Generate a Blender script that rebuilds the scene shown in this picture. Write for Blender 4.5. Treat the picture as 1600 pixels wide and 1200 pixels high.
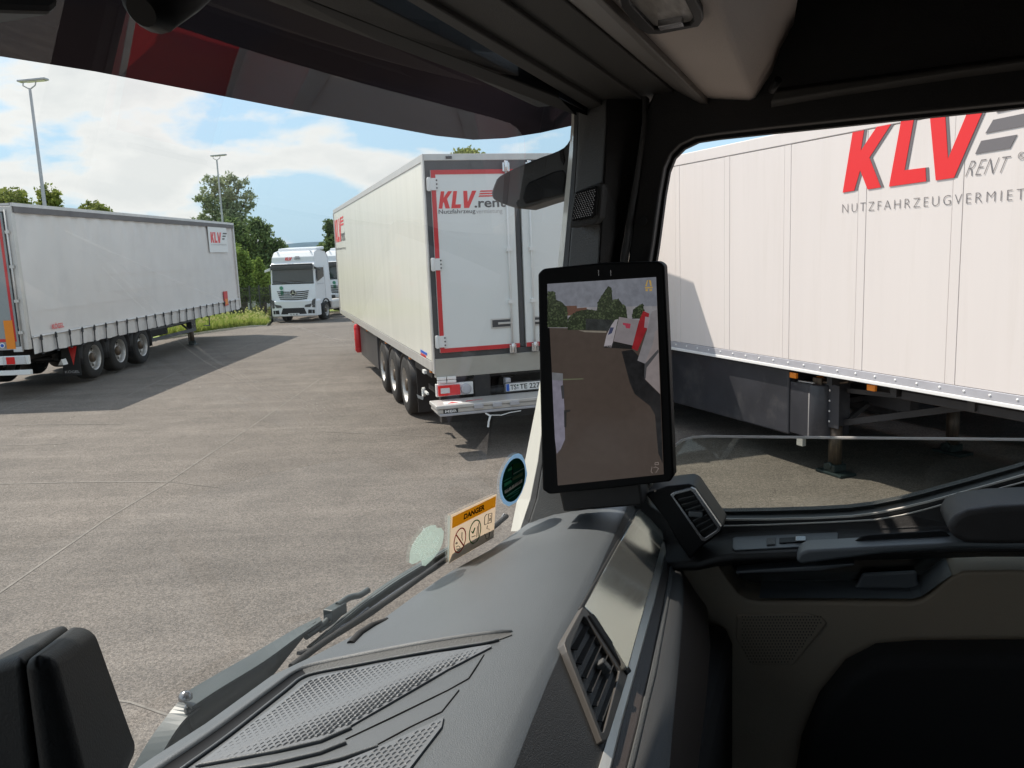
import bpy, bmesh, math, random
import numpy as np
from mathutils import Vector, Matrix

for _o in list(bpy.data.objects):
    bpy.data.objects.remove(_o)
SC = bpy.context.scene
COL = SC.collection
R = math.radians
rnd = random.Random(7)

# ------------------------------------------------------------------ camera
EYE = 2.733
PITCH, ROLL, FPX = R(9.2143), R(-2.3249), 1300.7
_f = Vector((0, math.cos(PITCH), -math.sin(PITCH)))
_u0 = Vector((0, math.sin(PITCH), math.cos(PITCH)))
_r0 = Vector((1, 0, 0))
_r = _r0 * math.cos(ROLL) + _u0 * math.sin(ROLL)
_u = -_r0 * math.sin(ROLL) + _u0 * math.cos(ROLL)
cam_d = bpy.data.cameras.new('camera')
cam = bpy.data.objects.new('camera', cam_d)
COL.objects.link(cam)
cam.matrix_world = Matrix(((_r.x, _u.x, -_f.x, 0), (_r.y, _u.y, -_f.y, 0), (_r.z, _u.z, -_f.z, EYE), (0, 0, 0, 1)))
cam_d.sensor_width = 36
cam_d.lens = FPX / 1600 * 36
cam_d.clip_start = 0.02
cam_d.clip_end = 9000
SC.camera = cam

# ------------------------------------------------------------------ world, sun, exposure
SUN_EL, SUN_AZ = R(54), math.atan2(-0.83, 0.55)      # azimuth clockwise from +y
w = bpy.data.worlds.new('World')
SC.world = w
w.use_nodes = True
nt = w.node_tree
nt.nodes.clear()
def N(t, kind, **kw):
    n = t.nodes.new(kind)
    for k, v in kw.items():
        if k.startswith('i_'):
            n.inputs[int(k[2:]) if k[2:].isdigit() else k[2:].replace('_', ' ')].default_value = v
        else:
            setattr(n, k, v)
    return n
sky = N(nt, 'ShaderNodeTexSky', sky_type='NISHITA')
sky.sun_disc = False
sky.sun_elevation = SUN_EL
sky.sun_rotation = SUN_AZ
sky.altitude = 300
sky.air_density = 1.0
sky.dust_density = 1.2
sky.ozone_density = 1.2
tc = N(nt, 'ShaderNodeTexCoord')
sep = N(nt, 'ShaderNodeSeparateXYZ')
nt.links.new(tc.outputs['Generated'], sep.inputs[0])
def math_node(t, op, a, b=None, clamp=False):
    n = N(t, 'ShaderNodeMath', operation=op)
    n.use_clamp = clamp
    for i, q in enumerate((a, b)):
        if q is None:
            continue
        if isinstance(q, (int, float)):
            n.inputs[i].default_value = q
        else:
            t.links.new(q, n.inputs[i])
    return n.outputs[0]
zc = math_node(nt, 'MAXIMUM', sep.outputs[2], 0.0)
zz = math_node(nt, 'ADD', zc, 0.10)
cx = math_node(nt, 'DIVIDE', sep.outputs[0], zz)
cy = math_node(nt, 'DIVIDE', sep.outputs[1], zz)
comb = N(nt, 'ShaderNodeCombineXYZ')
nt.links.new(cx, comb.inputs[0]); nt.links.new(cy, comb.inputs[1])
mp = N(nt, 'ShaderNodeMapping')
mp.inputs['Location'].default_value = (1.7, 9.2, 0.3)
nt.links.new(tc.outputs['Generated'], mp.inputs[0])
mp.inputs['Scale'].default_value = (1, 1, 2.3)
n1 = N(nt, 'ShaderNodeTexNoise', i_Scale=6.6, i_Detail=9.0, i_Roughness=0.53, i_Distortion=0.15)
nt.links.new(mp.outputs[0], n1.inputs['Vector'])
n2 = N(nt, 'ShaderNodeTexNoise', i_Scale=1.7, i_Detail=2.0, i_Roughness=0.5)
nt.links.new(mp.outputs[0], n2.inputs['Vector'])
sm = math_node(nt, 'ADD', n1.outputs['Fac'], math_node(nt, 'MULTIPLY', n2.outputs['Fac'], 0.55))
cr = N(nt, 'ShaderNodeValToRGB')
cr.color_ramp.elements[0].position = 0.755
cr.color_ramp.elements[0].color = (0, 0, 0, 1)
cr.color_ramp.elements[1].position = 0.85
cr.color_ramp.elements[1].color = (1, 1, 1, 1)
nt.links.new(sm, cr.inputs[0])
shade = N(nt, 'ShaderNodeValToRGB')                  # thicker cloud = greyer belly
shade.color_ramp.elements[0].position = 0.81
shade.color_ramp.elements[0].color = (3.15, 3.08, 2.98, 1)
shade.color_ramp.elements[1].position = 0.94
shade.color_ramp.elements[1].color = (2.65, 2.64, 2.6, 1)
nt.links.new(sm, shade.inputs[0])
haze_f = N(nt, 'ShaderNodeMapRange', i_1=0.0, i_2=0.85, i_3=0.95, i_4=0.5)
nt.links.new(zc, haze_f.inputs[0])
pale = N(nt, 'ShaderNodeMix', data_type='RGBA')
nt.links.new(haze_f.outputs[0], pale.inputs[0])
nt.links.new(sky.outputs[0], pale.inputs[6])
pale.inputs[7].default_value = (1.40, 2.05, 2.60, 1)
mixc = N(nt, 'ShaderNodeMix', data_type='RGBA')
nt.links.new(math_node(nt, 'MULTIPLY', cr.outputs[0], 0.93), mixc.inputs[0])
nt.links.new(pale.outputs[2], mixc.inputs[6])
nt.links.new(shade.outputs[0], mixc.inputs[7])
bg = N(nt, 'ShaderNodeBackground')
bg.inputs['Strength'].default_value = 0.15
nt.links.new(mixc.outputs[2], bg.inputs['Color'])
wo = N(nt, 'ShaderNodeOutputWorld')
nt.links.new(bg.outputs[0], wo.inputs['Surface'])

sun_d = bpy.data.lights.new('sun', 'SUN')
sun_d.energy = 2.45
sun_d.angle = R(0.55)
sun_d.color = (1.0, 0.915, 0.82)
sun = bpy.data.objects.new('sun', sun_d)
COL.objects.link(sun)
_sd = Vector((math.sin(SUN_AZ) * math.cos(SUN_EL), math.cos(SUN_AZ) * math.cos(SUN_EL), math.sin(SUN_EL)))
sun.rotation_euler = _sd.to_track_quat('Z', 'Y').to_euler()
sun.location = (0, 0, 40)

SC.view_settings.view_transform = 'Standard'
SC.view_settings.look = 'None'
SC.view_settings.exposure = 1.2
SC.view_settings.gamma = 1
SC.view_settings.use_curve_mapping = False
SC.render.engine = 'CYCLES'
SC.cycles.max_bounces = 10
SC.cycles.diffuse_bounces = 6
SC.cycles.glossy_bounces = 4
SC.cycles.transmission_bounces = 6
SC.cycles.transparent_max_bounces = 24
SC.cycles.caustics_reflective = False
SC.cycles.caustics_refractive = False
SC.cycles.sample_clamp_indirect = 6
SC.cycles.use_denoising = True

# ------------------------------------------------------------------ helpers
def ray(px, py):
    return _f + _r * ((px - 800) / FPX) - _u * ((py - 600) / FPX)
TH = R(20)
AX = Vector((math.sin(TH), math.cos(TH), 0))          # own cab: to the right
BX = Vector((-math.cos(TH), math.sin(TH), 0))         # own cab: forward
def cpt(px, py, a=None, b=None, z=None, plane=None):
    """point of the own cab (right, forward, height over ground) that the photo shows at this pixel, given one of its coordinates
    (height counted from eye level) or a plane (point, normal) in cab coordinates"""
    d = ray(px, py)
    t = Vector((d.dot(AX), d.dot(BX), d.z))
    if a is not None: s = a / t.x
    elif b is not None: s = b / t.y
    elif z is not None: s = z / t.z
    else:
        p, n = plane
        p = Vector((p[0], p[1], p[2] - EYE))
        s = p.dot(n) / t.dot(n)
    q = t * s
    return Vector((q.x, q.y, q.z + EYE))
def ground_pt(px, py, z=0.0):
    d = ray(px, py)
    s = (z - EYE) / d.z
    return Vector((d.x * s, d.y * s, z))
def local_on(frame, px, py, x=None, y=None):
    """pixel -> local coordinates of a vehicle frame (origin, rotation z) on its plane x = const or y = const"""
    o, rz = frame
    d = ray(px, py)
    c, s = math.cos(-rz), math.sin(-rz)
    e = Vector((-o[0], -o[1], EYE - (o[2] if len(o) > 2 else 0)))
    e = Vector((e.x * c - e.y * s, e.x * s + e.y * c, e.z))
    l = Vector((d.x * c - d.y * s, d.x * s + d.y * c, d.z))
    t = (x - e.x) / l.x if x is not None else (y - e.y) / l.y
    return e + l * t

class MB:
    def __init__(self):
        self.v, self.f, self.m, self.s = [], [], [], []
    def add(self, vs, fs, mi=0, smooth=False):
        k = len(self.v)
        self.v += [tuple(p) for p in vs]
        for f in fs:
            self.f.append([k + i for i in f]); self.m.append(mi); self.s.append(smooth)
        return self
    def box(self, x0, x1, y0, y1, z0, z1, mi=0):
        vs = [(x0, y0, z0), (x1, y0, z0), (x1, y1, z0), (x0, y1, z0), (x0, y0, z1), (x1, y0, z1), (x1, y1, z1), (x0, y1, z1)]
        return self.add(vs, [(0, 3, 2, 1), (4, 5, 6, 7), (0, 1, 5, 4), (1, 2, 6, 5), (2, 3, 7, 6), (3, 0, 4, 7)], mi)
    def bar(self, p0, p1, wd, ht, mi=0, up=(0, 0, 1)):
        p0, p1 = Vector(p0), Vector(p1)
        d = (p1 - p0).normalized(); u = Vector(up)
        sx = d.cross(u)
        if sx.length < 1e-4: sx = d.cross(Vector((1, 0, 0)))
        sx.normalize(); u = sx.cross(d)
        vs = []
        for p in (p0, p1):
            for a, b in ((-1, -1), (1, -1), (1, 1), (-1, 1)):
                vs.append(p + sx * (a * wd / 2) + u * (b * ht / 2))
        return self.add(vs, [(0, 1, 2, 3), (7, 6, 5, 4), (0, 4, 5, 1), (1, 5, 6, 2), (2, 6, 7, 3), (3, 7, 4, 0)], mi)
    def prism(self, poly, ext, mi=0, smooth=False):
        """polygon of 3D points, extruded by the vector ext"""
        n = len(poly); ext = Vector(ext)
        vs = [Vector(p) for p in poly] + [Vector(p) + ext for p in poly]
        self.add(vs, [list(range(n))[::-1], list(range(n, 2 * n))], mi)
        k = len(self.v) - 2 * n
        for i in range(n):
            j = (i + 1) % n
            self.f.append([k + i, k + j, k + n + j, k + n + i]); self.m.append(mi); self.s.append(smooth)
        return self
    def face(self, poly, mi=0):
        return self.add(poly, [list(range(len(poly)))], mi)
    def cyl(self, p0, p1, r0, r1=None, n=16, mi=0, caps=True, smooth=True):
        r1 = r0 if r1 is None else r1
        p0, p1 = Vector(p0), Vector(p1)
        d = (p1 - p0).normalized()
        x = d.orthogonal().normalized(); y = d.cross(x)
        vs = []
        for p, r in ((p0, r0), (p1, r1)):
            for i in range(n):
                t = 2 * math.pi * i / n
                vs.append(p + x * (r * math.cos(t)) + y * (r * math.sin(t)))
        self.add(vs, [(i, (i + 1) % n, n + (i + 1) % n, n + i) for i in range(n)], mi, smooth)
        if caps:
            k = len(self.v) - 2 * n
            self.f += [[k + i for i in range(n)][::-1], [k + n + i for i in range(n)]]; self.m += [mi, mi]; self.s += [False, False]
        return self
    def tube(self, pts, r, n=8, mi=0, closed=False):
        pts = [Vector(p) for p in pts]
        rows = []
        up = None
        for i, p in enumerate(pts):
            a = pts[i - 1] if i or closed else p
            b = pts[(i + 1) % len(pts)] if i < len(pts) - 1 or closed else p
            d = (b - a).normalized()
            if up is None: up = d.orthogonal().normalized()
            up = (up - d * up.dot(d)).normalized()
            y = d.cross(up)
            rr = r[i] if isinstance(r, (list, tuple)) else r
            rows.append([p + up * (rr * math.cos(2 * math.pi * k / n)) + y * (rr * math.sin(2 * math.pi * k / n)) for k in range(n)])
        self.loft(rows, mi, True, close_v=True, close_u=closed)
        if not closed:
            self.add(rows[0], [list(range(n))[::-1]], mi); self.add(rows[-1], [list(range(n))], mi)
        return self
    def loft(self, rows, mi=0, smooth=True, close_v=False, close_u=False):
        n = len(rows[0]); vs = [p for r_ in rows for p in r_]; fs = []
        for i in range(len(rows) if close_u else len(rows) - 1):
            i2 = (i + 1) % len(rows)
            for j in range(n if close_v else n - 1):
                j2 = (j + 1) % n
                fs.append((i * n + j, i * n + j2, i2 * n + j2, i2 * n + j))
        return self.add(vs, fs, mi, smooth)
    def lathe(self, prof, c, axis='x', n=24, mi=0, smooth=True):
        """prof: (radius, offset along axis)"""
        rows = []
        for r_, h in prof:
            row = []
            for i in range(n):
                t = 2 * math.pi * i / n
                u, v = r_ * math.cos(t), r_ * math.sin(t)
                row.append({'x': (c[0] + h, c[1] + u, c[2] + v), 'y': (c[0] + v, c[1] + h, c[2] + u), 'z': (c[0] + u, c[1] + v, c[2] + h)}[axis])
            rows.append(row)
        return self.loft(rows, mi, smooth, close_v=True)
    def ring(self, outer, inner, ext, mi=0):
        """frame between two loops of equal length, thickened by ext"""
        n = len(outer); ext = Vector(ext)
        vs = [Vector(p) for p in outer] + [Vector(p) for p in inner] + [Vector(p) + ext for p in outer] + [Vector(p) + ext for p in inner]
        fs = []
        for i in range(n):
            j = (i + 1) % n
            fs += [(i, j, n + j, n + i), (2 * n + i, 3 * n + i, 3 * n + j, 2 * n + j), (i, 2 * n + i, 2 * n + j, j), (n + i, n + j, 3 * n + j, 3 * n + i)]
        return self.add(vs, fs, mi)
    def mesh(self, name, mats):
        me = bpy.data.meshes.new(name)
        me.from_pydata(self.v, [], self.f)
        for m in (mats if isinstance(mats, (list, tuple)) else [mats]):
            me.materials.append(m)
        me.polygons.foreach_set('material_index', self.m)
        me.polygons.foreach_set('use_smooth', self.s)
        bm = bmesh.new(); bm.from_mesh(me)
        bmesh.ops.recalc_face_normals(bm, faces=bm.faces)
        bm.to_mesh(me); bm.free()
        me.update()
        return me
    def build(self, name, mats, parent=None, bevel=0, seg=2, loc=None, fix=True, subsurf=0, label=None):
        o = bpy.data.objects.new(name, self.mesh(name, mats))
        COL.objects.link(o)
        if parent: o.parent = parent
        if loc: o.location = loc
        if bevel:
            b = o.modifiers.new('edge', 'BEVEL'); b.width = bevel; b.segments = seg; b.limit_method = 'ANGLE'; b.angle_limit = R(35)
            b.use_clamp_overlap = True
            if seg >= 3:
                b.harden_normals = True
                o.data.polygons.foreach_set('use_smooth', [True] * len(o.data.polygons))
        if subsurf:
            s = o.modifiers.new('smooth', 'SUBSURF'); s.levels = s.render_levels = subsurf
        if label: o['label'] = label
        return o

def share(o, parent, loc=None, name=None):
    c = o.copy(); c.name = name or o.name.split('.')[0]
    COL.objects.link(c); c.parent = parent
    if loc is not None: c.location = loc
    return c
def copy_tree(o, parent=None):
    c = o.copy(); COL.objects.link(c); c.parent = parent
    for ch in list(o.children): copy_tree(ch, c)
    return c
def empty(name, loc=(0, 0, 0), rz=0, parent=None):
    o = bpy.data.objects.new(name, None); COL.objects.link(o)
    o.location = loc; o.rotation_euler = (0, 0, rz); o.empty_display_size = 0.2
    if parent: o.parent = parent
    return o
def tag(o, label, cat, group=None):
    o['label'] = label; o['category'] = cat
    if group: o['group'] = group
    return o
def kind(o, k):
    o['kind'] = k
    return o

# ------------------------------------------------------------------ materials
def mat(name, col, rough=0.5, metal=0.0, spec=0.5, var=0.0, vscale=3.0, bump=0.0, bscale=120.0, dirt=None, dscale=0.8, coat=0.0, stretch=None):
    m = bpy.data.materials.new(name); m.use_nodes = True
    t = m.node_tree; p = t.nodes['Principled BSDF']
    p.inputs['Base Color'].default_value = (*col, 1)
    p.inputs['Roughness'].default_value = rough
    p.inputs['Metallic'].default_value = metal
    p.inputs['Specular IOR Level'].default_value = spec
    p.inputs['Coat Weight'].default_value = coat
    p.inputs['Coat Roughness'].default_value = 0.06
    if var or bump or dirt:
        tcn = N(t, 'ShaderNodeTexCoord'); vec = tcn.outputs['Object']
        if stretch:
            mpn = N(t, 'ShaderNodeMapping'); mpn.inputs['Scale'].default_value = stretch
            t.links.new(vec, mpn.inputs[0]); vec = mpn.outputs[0]
    if var:
        n = N(t, 'ShaderNodeTexNoise', i_Scale=vscale, i_Detail=6.0, i_Roughness=0.6); t.links.new(vec, n.inputs['Vector'])
        r_ = N(t, 'ShaderNodeMapRange', i_1=0.3, i_2=0.7, i_3=1 - var, i_4=1 + var); t.links.new(n.outputs[0], r_.inputs[0])
        x = N(t, 'ShaderNodeVectorMath', operation='SCALE'); x.inputs[0].default_value = col
        t.links.new(r_.outputs[0], x.inputs['Scale']); last = x.outputs[0]
        t.links.new(last, p.inputs['Base Color'])
        rr = N(t, 'ShaderNodeMapRange', i_1=0.3, i_2=0.7, i_3=max(0.02, rough - 0.025), i_4=min(1, rough + 0.025)); t.links.new(n.outputs[0], rr.inputs[0])
        t.links.new(rr.outputs[0], p.inputs['Roughness'])
        if dirt:
            d = N(t, 'ShaderNodeTexNoise', i_Scale=dscale, i_Detail=8.0, i_Roughness=0.7); t.links.new(vec, d.inputs['Vector'])
            q = N(t, 'ShaderNodeMapRange', i_1=0.52, i_2=0.75, i_3=0.0, i_4=0.6); t.links.new(d.outputs[0], q.inputs[0])
            mx = N(t, 'ShaderNodeMix', data_type='RGBA'); t.links.new(q.outputs[0], mx.inputs[0]); t.links.new(last, mx.inputs[6])
            mx.inputs[7].default_value = (*dirt, 1); t.links.new(mx.outputs[2], p.inputs['Base Color'])
    if bump:
        n = N(t, 'ShaderNodeTexNoise', i_Scale=bscale, i_Detail=3.0, i_Roughness=0.6); t.links.new(tcn.outputs['Object'], n.inputs['Vector'])
        b = N(t, 'ShaderNodeBump', i_Strength=bump, i_Distance=0.002); t.links.new(n.outputs[0], b.inputs['Height']); t.links.new(b.outputs[0], p.inputs['Normal'])
    return m
def glass(name, tint, refl=1.0, rough=0.0):
    m = bpy.data.materials.new(name); m.use_nodes = True
    t = m.node_tree; t.nodes.clear()
    out = N(t, 'ShaderNodeOutputMaterial')
    tr = N(t, 'ShaderNodeBsdfTransparent'); tr.inputs[0].default_value = (*tint, 1)
    gl = N(t, 'ShaderNodeBsdfGlossy'); gl.inputs['Roughness'].default_value = rough
    lw = N(t, 'ShaderNodeLayerWeight', i_Blend=0.5)
    sch = math_node(t, 'ADD', math_node(t, 'MULTIPLY', math_node(t, 'POWER', lw.outputs['Facing'], 5.0), 0.96), 0.04)
    mx = N(t, 'ShaderNodeMixShader')
    t.links.new(math_node(t, 'MULTIPLY', sch, refl, True), mx.inputs[0])
    t.links.new(tr.outputs[0], mx.inputs[1]); t.links.new(gl.outputs[0], mx.inputs[2]); t.links.new(mx.outputs[0], out.inputs[0])
    return m
def emit(name, col, k=1.0, noise=0.0, nscale=40):
    m = bpy.data.materials.new(name); m.use_nodes = True
    t = m.node_tree; p = t.nodes['Principled BSDF']
    p.inputs['Base Color'].default_value = (0.01, 0.01, 0.01, 1); p.inputs['Roughness'].default_value = 0.12
    p.inputs['Emission Color'].default_value = (*col, 1); p.inputs['Emission Strength'].default_value = k
    if noise:
        tcn = N(t, 'ShaderNodeTexCoord')
        n = N(t, 'ShaderNodeTexNoise', i_Scale=nscale, i_Detail=5.0); t.links.new(tcn.outputs['Object'], n.inputs['Vector'])
        r_ = N(t, 'ShaderNodeMapRange', i_1=0.3, i_2=0.7, i_3=k * (1 - noise), i_4=k * (1 + noise)); t.links.new(n.outputs[0], r_.inputs[0])
        t.links.new(r_.outputs[0], p.inputs['Emission Strength'])
    return m
def leaf_mat(name, c0, c1):
    m = bpy.data.materials.new(name); m.use_nodes = True
    t = m.node_tree; t.nodes.clear()
    g = N(t, 'ShaderNodeNewGeometry'); cr_ = N(t, 'ShaderNodeValToRGB')
    cr_.color_ramp.elements[0].color = (*c0, 1); cr_.color_ramp.elements[1].color = (*c1, 1)
    t.links.new(g.outputs['Random Per Island'], cr_.inputs[0])
    d = N(t, 'ShaderNodeBsdfDiffuse'); tl = N(t, 'ShaderNodeBsdfTranslucent'); mx = N(t, 'ShaderNodeMixShader', i_0=0.35)
    t.links.new(cr_.outputs[0], d.inputs[0]); t.links.new(cr_.outputs[0], tl.inputs[0])
    t.links.new(d.outputs[0], mx.inputs[1]); t.links.new(tl.outputs[0], mx.inputs[2])
    out = N(t, 'ShaderNodeOutputMaterial'); t.links.new(mx.outputs[0], out.inputs[0])
    return m
def film(name, col, trans=0.3, see=0.0, rough=0.4):
    """printed film on glass: diffuse, partly translucent, optionally see-through"""
    m = bpy.data.materials.new(name); m.use_nodes = True
    t = m.node_tree; t.nodes.clear()
    d = N(t, 'ShaderNodeBsdfDiffuse'); d.inputs[0].default_value = (*col, 1)
    tl = N(t, 'ShaderNodeBsdfTranslucent'); tl.inputs[0].default_value = (*col, 1)
    mx = N(t, 'ShaderNodeMixShader', i_0=trans); t.links.new(d.outputs[0], mx.inputs[1]); t.links.new(tl.outputs[0], mx.inputs[2])
    last = mx.outputs[0]
    if see:
        tr = N(t, 'ShaderNodeBsdfTransparent'); m2 = N(t, 'ShaderNodeMixShader', i_0=see)
        t.links.new(last, m2.inputs[1]); t.links.new(tr.outputs[0], m2.inputs[2]); last = m2.outputs[0]
    out = N(t, 'ShaderNodeOutputMaterial'); t.links.new(last, out.inputs[0])
    return m

def asphalt():
    m = bpy.data.materials.new('asphalt'); m.use_nodes = True
    t = m.node_tree; p = t.nodes['Principled BSDF']; L = t.links.new
    tcn = N(t, 'ShaderNodeTexCoord'); v = tcn.outputs['Object']
    big = N(t, 'ShaderNodeTexNoise', i_Scale=0.22, i_Detail=6.0, i_Roughness=0.6); L(v, big.inputs['Vector'])
    fine = N(t, 'ShaderNodeTexNoise', i_Scale=85.0, i_Detail=4.0, i_Roughness=0.75); L(v, fine.inputs['Vector'])
    grit = N(t, 'ShaderNodeTexVoronoi', i_Scale=110.0); L(v, grit.inputs['Vector'])
    # long tyre sweeps: two stretched noises along the driving direction
    def sweep(ang, sc, lo, hi, amp):
        mpn = N(t, 'ShaderNodeMapping'); mpn.inputs['Rotation'].default_value = (0, 0, R(ang)); mpn.inputs['Scale'].default_value = sc
        bend = N(t, 'ShaderNodeTexNoise', i_Scale=0.05, i_Detail=1.0); L(v, bend.inputs['Vector'])
        add = N(t, 'ShaderNodeVectorMath', operation='MULTIPLY_ADD'); add.inputs[1].default_value = (3.0, 3.0, 0)
        L(bend.outputs['Color'], add.inputs[0]); L(v, add.inputs[2]); L(add.outputs[0], mpn.inputs[0])
        s = N(t, 'ShaderNodeTexNoise', i_Scale=1.0, i_Detail=5.0, i_Roughness=0.6); L(mpn.outputs[0], s.inputs['Vector'])
        q = N(t, 'ShaderNodeMapRange', i_1=lo, i_2=hi, i_3=0.0, i_4=amp); L(s.outputs[0], q.inputs[0])
        return q.outputs[0]
    s1 = sweep(52, (0.10, 1.7, 1), 0.47, 0.72, 0.24)
    s2 = sweep(20, (0.16, 2.6, 1), 0.50, 0.74, 0.20)
    s3 = sweep(75, (0.06, 1.5, 1), 0.47, 0.72, -0.16)
    b1 = N(t, 'ShaderNodeMapRange', i_1=0.3, i_2=0.7, i_3=0.86, i_4=1.12); L(big.outputs[0], b1.inputs[0])
    f1 = N(t, 'ShaderNodeMapRange', i_1=0.28, i_2=0.72, i_3=0.60, i_4=1.40); L(fine.outputs[0], f1.inputs[0])
    tot = math_node(t, 'ADD', math_node(t, 'ADD', s1, s2), s3)
    tot = math_node(t, 'ADD', tot, 1.0)
    mot = N(t, 'ShaderNodeTexNoise', i_Scale=1.3, i_Detail=7.0, i_Roughness=0.68, i_Distortion=0.6); L(v, mot.inputs['Vector'])
    m1 = N(t, 'ShaderNodeMapRange', i_1=0.3, i_2=0.7, i_3=0.84, i_4=1.16); L(mot.outputs[0], m1.inputs[0])
    st = N(t, 'ShaderNodeTexVoronoi', i_Scale=75.0); L(v, st.inputs['Vector'])
    sr = N(t, 'ShaderNodeSeparateColor'); L(st.outputs['Color'], sr.inputs[0])
    st1 = N(t, 'ShaderNodeMapRange', i_1=0.0, i_2=1.0, i_3=0.62, i_4=1.38); L(sr.outputs[0], st1.inputs[0])
    tot = math_node(t, 'MULTIPLY', math_node(t, 'MULTIPLY', tot, m1.outputs[0]), st1.outputs[0])
    tot = math_node(t, 'MULTIPLY', math_node(t, 'MULTIPLY', tot, b1.outputs[0]), f1.outputs[0])
    x = N(t, 'ShaderNodeVectorMath', operation='SCALE'); x.inputs[0].default_value = (0.152, 0.132, 0.113); L(tot, x.inputs['Scale'])
    L(x.outputs[0], p.inputs['Base Color'])
    p.inputs['Roughness'].default_value = 0.82; p.inputs['Specular IOR Level'].default_value = 0.35
    bp = N(t, 'ShaderNodeBump', i_Strength=0.7, i_Distance=0.006); L(grit.outputs['Distance'], bp.inputs['Height'])
    bp2 = N(t, 'ShaderNodeBump', i_Strength=0.5, i_Distance=0.006); L(fine.outputs[0], bp2.inputs['Height']); L(bp.outputs[0], bp2.inputs['Normal'])
    L(bp2.outputs[0], p.inputs['Normal'])
    return m

M = {}
M['asphalt'] = asphalt()
M['grass_base'] = mat('grass_soil', (0.20, 0.25, 0.06), 0.9, var=0.35, vscale=1.2)
M['kerb'] = mat('kerb_stone', (0.50, 0.47, 0.36), 0.8, var=0.15, vscale=4)
M['hill'] = mat('hazed_hill', (0.115, 0.165, 0.20), 1.0, spec=0.0, var=0.12, vscale=0.02)  # distant haze painted in as blue over the forest tone
M['white'] = mat('trailer_white', (0.80, 0.77, 0.72), 0.35, var=0.03, vscale=1.2, dirt=(0.66, 0.62, 0.55), dscale=0.6)
M['panel_white'] = mat('panel_white', (0.75, 0.70, 0.665), 0.30, var=0.014, vscale=2.2, dirt=(0.66, 0.61, 0.56), dscale=1.3, stretch=(3.0, 3.0, 0.22))
M['reefer_white'] = mat('reefer_white', (0.83, 0.815, 0.725), 0.24, var=0.012, vscale=1.6, dirt=(0.74, 0.72, 0.62), dscale=1.0, stretch=(2.0, 2.0, 0.3))
M['door_white'] = mat('door_white', (0.80, 0.82, 0.80), 0.32, var=0.025, vscale=1.0)
M['alu'] = mat('aluminium', (0.62, 0.60, 0.57), 0.38, metal=0.35, var=0.08, vscale=6)
M['alu_grey'] = mat('grey_rail', (0.50, 0.50, 0.53), 0.4, metal=0.2, var=0.06, vscale=5)
M['chrome'] = mat('bright_steel', (0.75, 0.75, 0.76), 0.2, metal=0.9, var=0.05)
M['seal'] = mat('dark_frame', (0.075, 0.075, 0.078), 0.55, var=0.15, vscale=5)
M['rubber'] = mat('black_rubber', (0.018, 0.018, 0.019), 0.7, var=0.2, vscale=8)
M['tyre'] = mat('tyre_rubber', (0.022, 0.021, 0.020), 0.85, var=0.25, vscale=10, dirt=(0.06, 0.055, 0.048), dscale=5)
M['rim'] = mat('wheel_steel', (0.55, 0.53, 0.50), 0.4, metal=0.5, var=0.12, vscale=14, dirt=(0.12, 0.10, 0.085), dscale=6)
M['chassis'] = mat('chassis_black', (0.022, 0.021, 0.022), 0.55, var=0.3, vscale=5, dirt=(0.07, 0.06, 0.05), dscale=3)
M['skirt'] = mat('skirt_black', (0.032, 0.033, 0.038), 0.38, var=0.2, vscale=2.5, dirt=(0.11, 0.105, 0.10), dscale=1.8)
M['red'] = mat('reflective_red', (0.62, 0.035, 0.04), 0.4, var=0.06)
M['klv_red'] = mat('print_red', (0.78, 0.028, 0.03), 0.35)
M['klv_grey'] = mat('print_grey', (0.17, 0.16, 0.165), 0.4)
M['print_dark'] = mat('print_dark', (0.085, 0.08, 0.08), 0.45)
M['print_pale'] = mat('print_pale', (0.48, 0.46, 0.45), 0.45)
M['orange'] = mat('orange_plate', (0.85, 0.27, 0.02), 0.4, var=0.04)
M['amber'] = mat('amber_lens', (0.85, 0.25, 0.02), 0.2)
M['red_lens'] = mat('red_lens', (0.70, 0.02, 0.02), 0.12, var=0.08, vscale=40)
M['clear_lens'] = mat('clear_lens', (0.62, 0.62, 0.62), 0.12, var=0.1, vscale=60)
M['blue'] = mat('plate_blue', (0.02, 0.12, 0.55), 0.4)
M['plate'] = mat('plate_white', (0.82, 0.82, 0.80), 0.4)
M['black_print'] = mat('black_print', (0.012, 0.012, 0.012), 0.5)
M['curtain'] = mat('curtain_grey', (0.74, 0.705, 0.675), 0.42, var=0.045, vscale=0.9, bump=0.15, bscale=2.2, dirt=(0.60, 0.575, 0.56), dscale=0.7)
M['valance'] = mat('curtain_valance', (0.66, 0.64, 0.62), 0.3, var=0.10, vscale=3)
M['strap'] = mat('webbing_dark', (0.035, 0.035, 0.038), 0.8)
M['gutter'] = mat('gutter_dark', (0.15, 0.14, 0.14), 0.6, var=0.15)
M['rear_grey'] = mat('rear_door_grey', (0.30, 0.33, 0.33), 0.4, var=0.05)
M['truck_white'] = mat('truck_white', (0.78, 0.80, 0.82), 0.25, coat=0.4)
M['truck_glass'] = mat('truck_glass', (0.03, 0.045, 0.05), 0.06, spec=0.8)
M['lamp_post'] = mat('galvanised', (0.42, 0.44, 0.46), 0.5, metal=0.3, var=0.08)
M['bark'] = mat('bark', (0.09, 0.07, 0.05), 0.9, var=0.3, vscale=6, bump=0.5, bscale=20)
M['leaf_poplar'] = leaf_mat('leaf_poplar', (0.17, 0.22, 0.11), (0.40, 0.45, 0.28))
M['leaf_dark'] = leaf_mat('leaf_dark', (0.085, 0.135, 0.05), (0.23, 0.30, 0.13))
M['leaf_fresh'] = leaf_mat('leaf_fresh', (0.15, 0.23, 0.05), (0.28, 0.37, 0.10))
M['leaf_yellow'] = leaf_mat('leaf_yellow', (0.17, 0.22, 0.05), (0.34, 0.36, 0.11))
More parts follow.
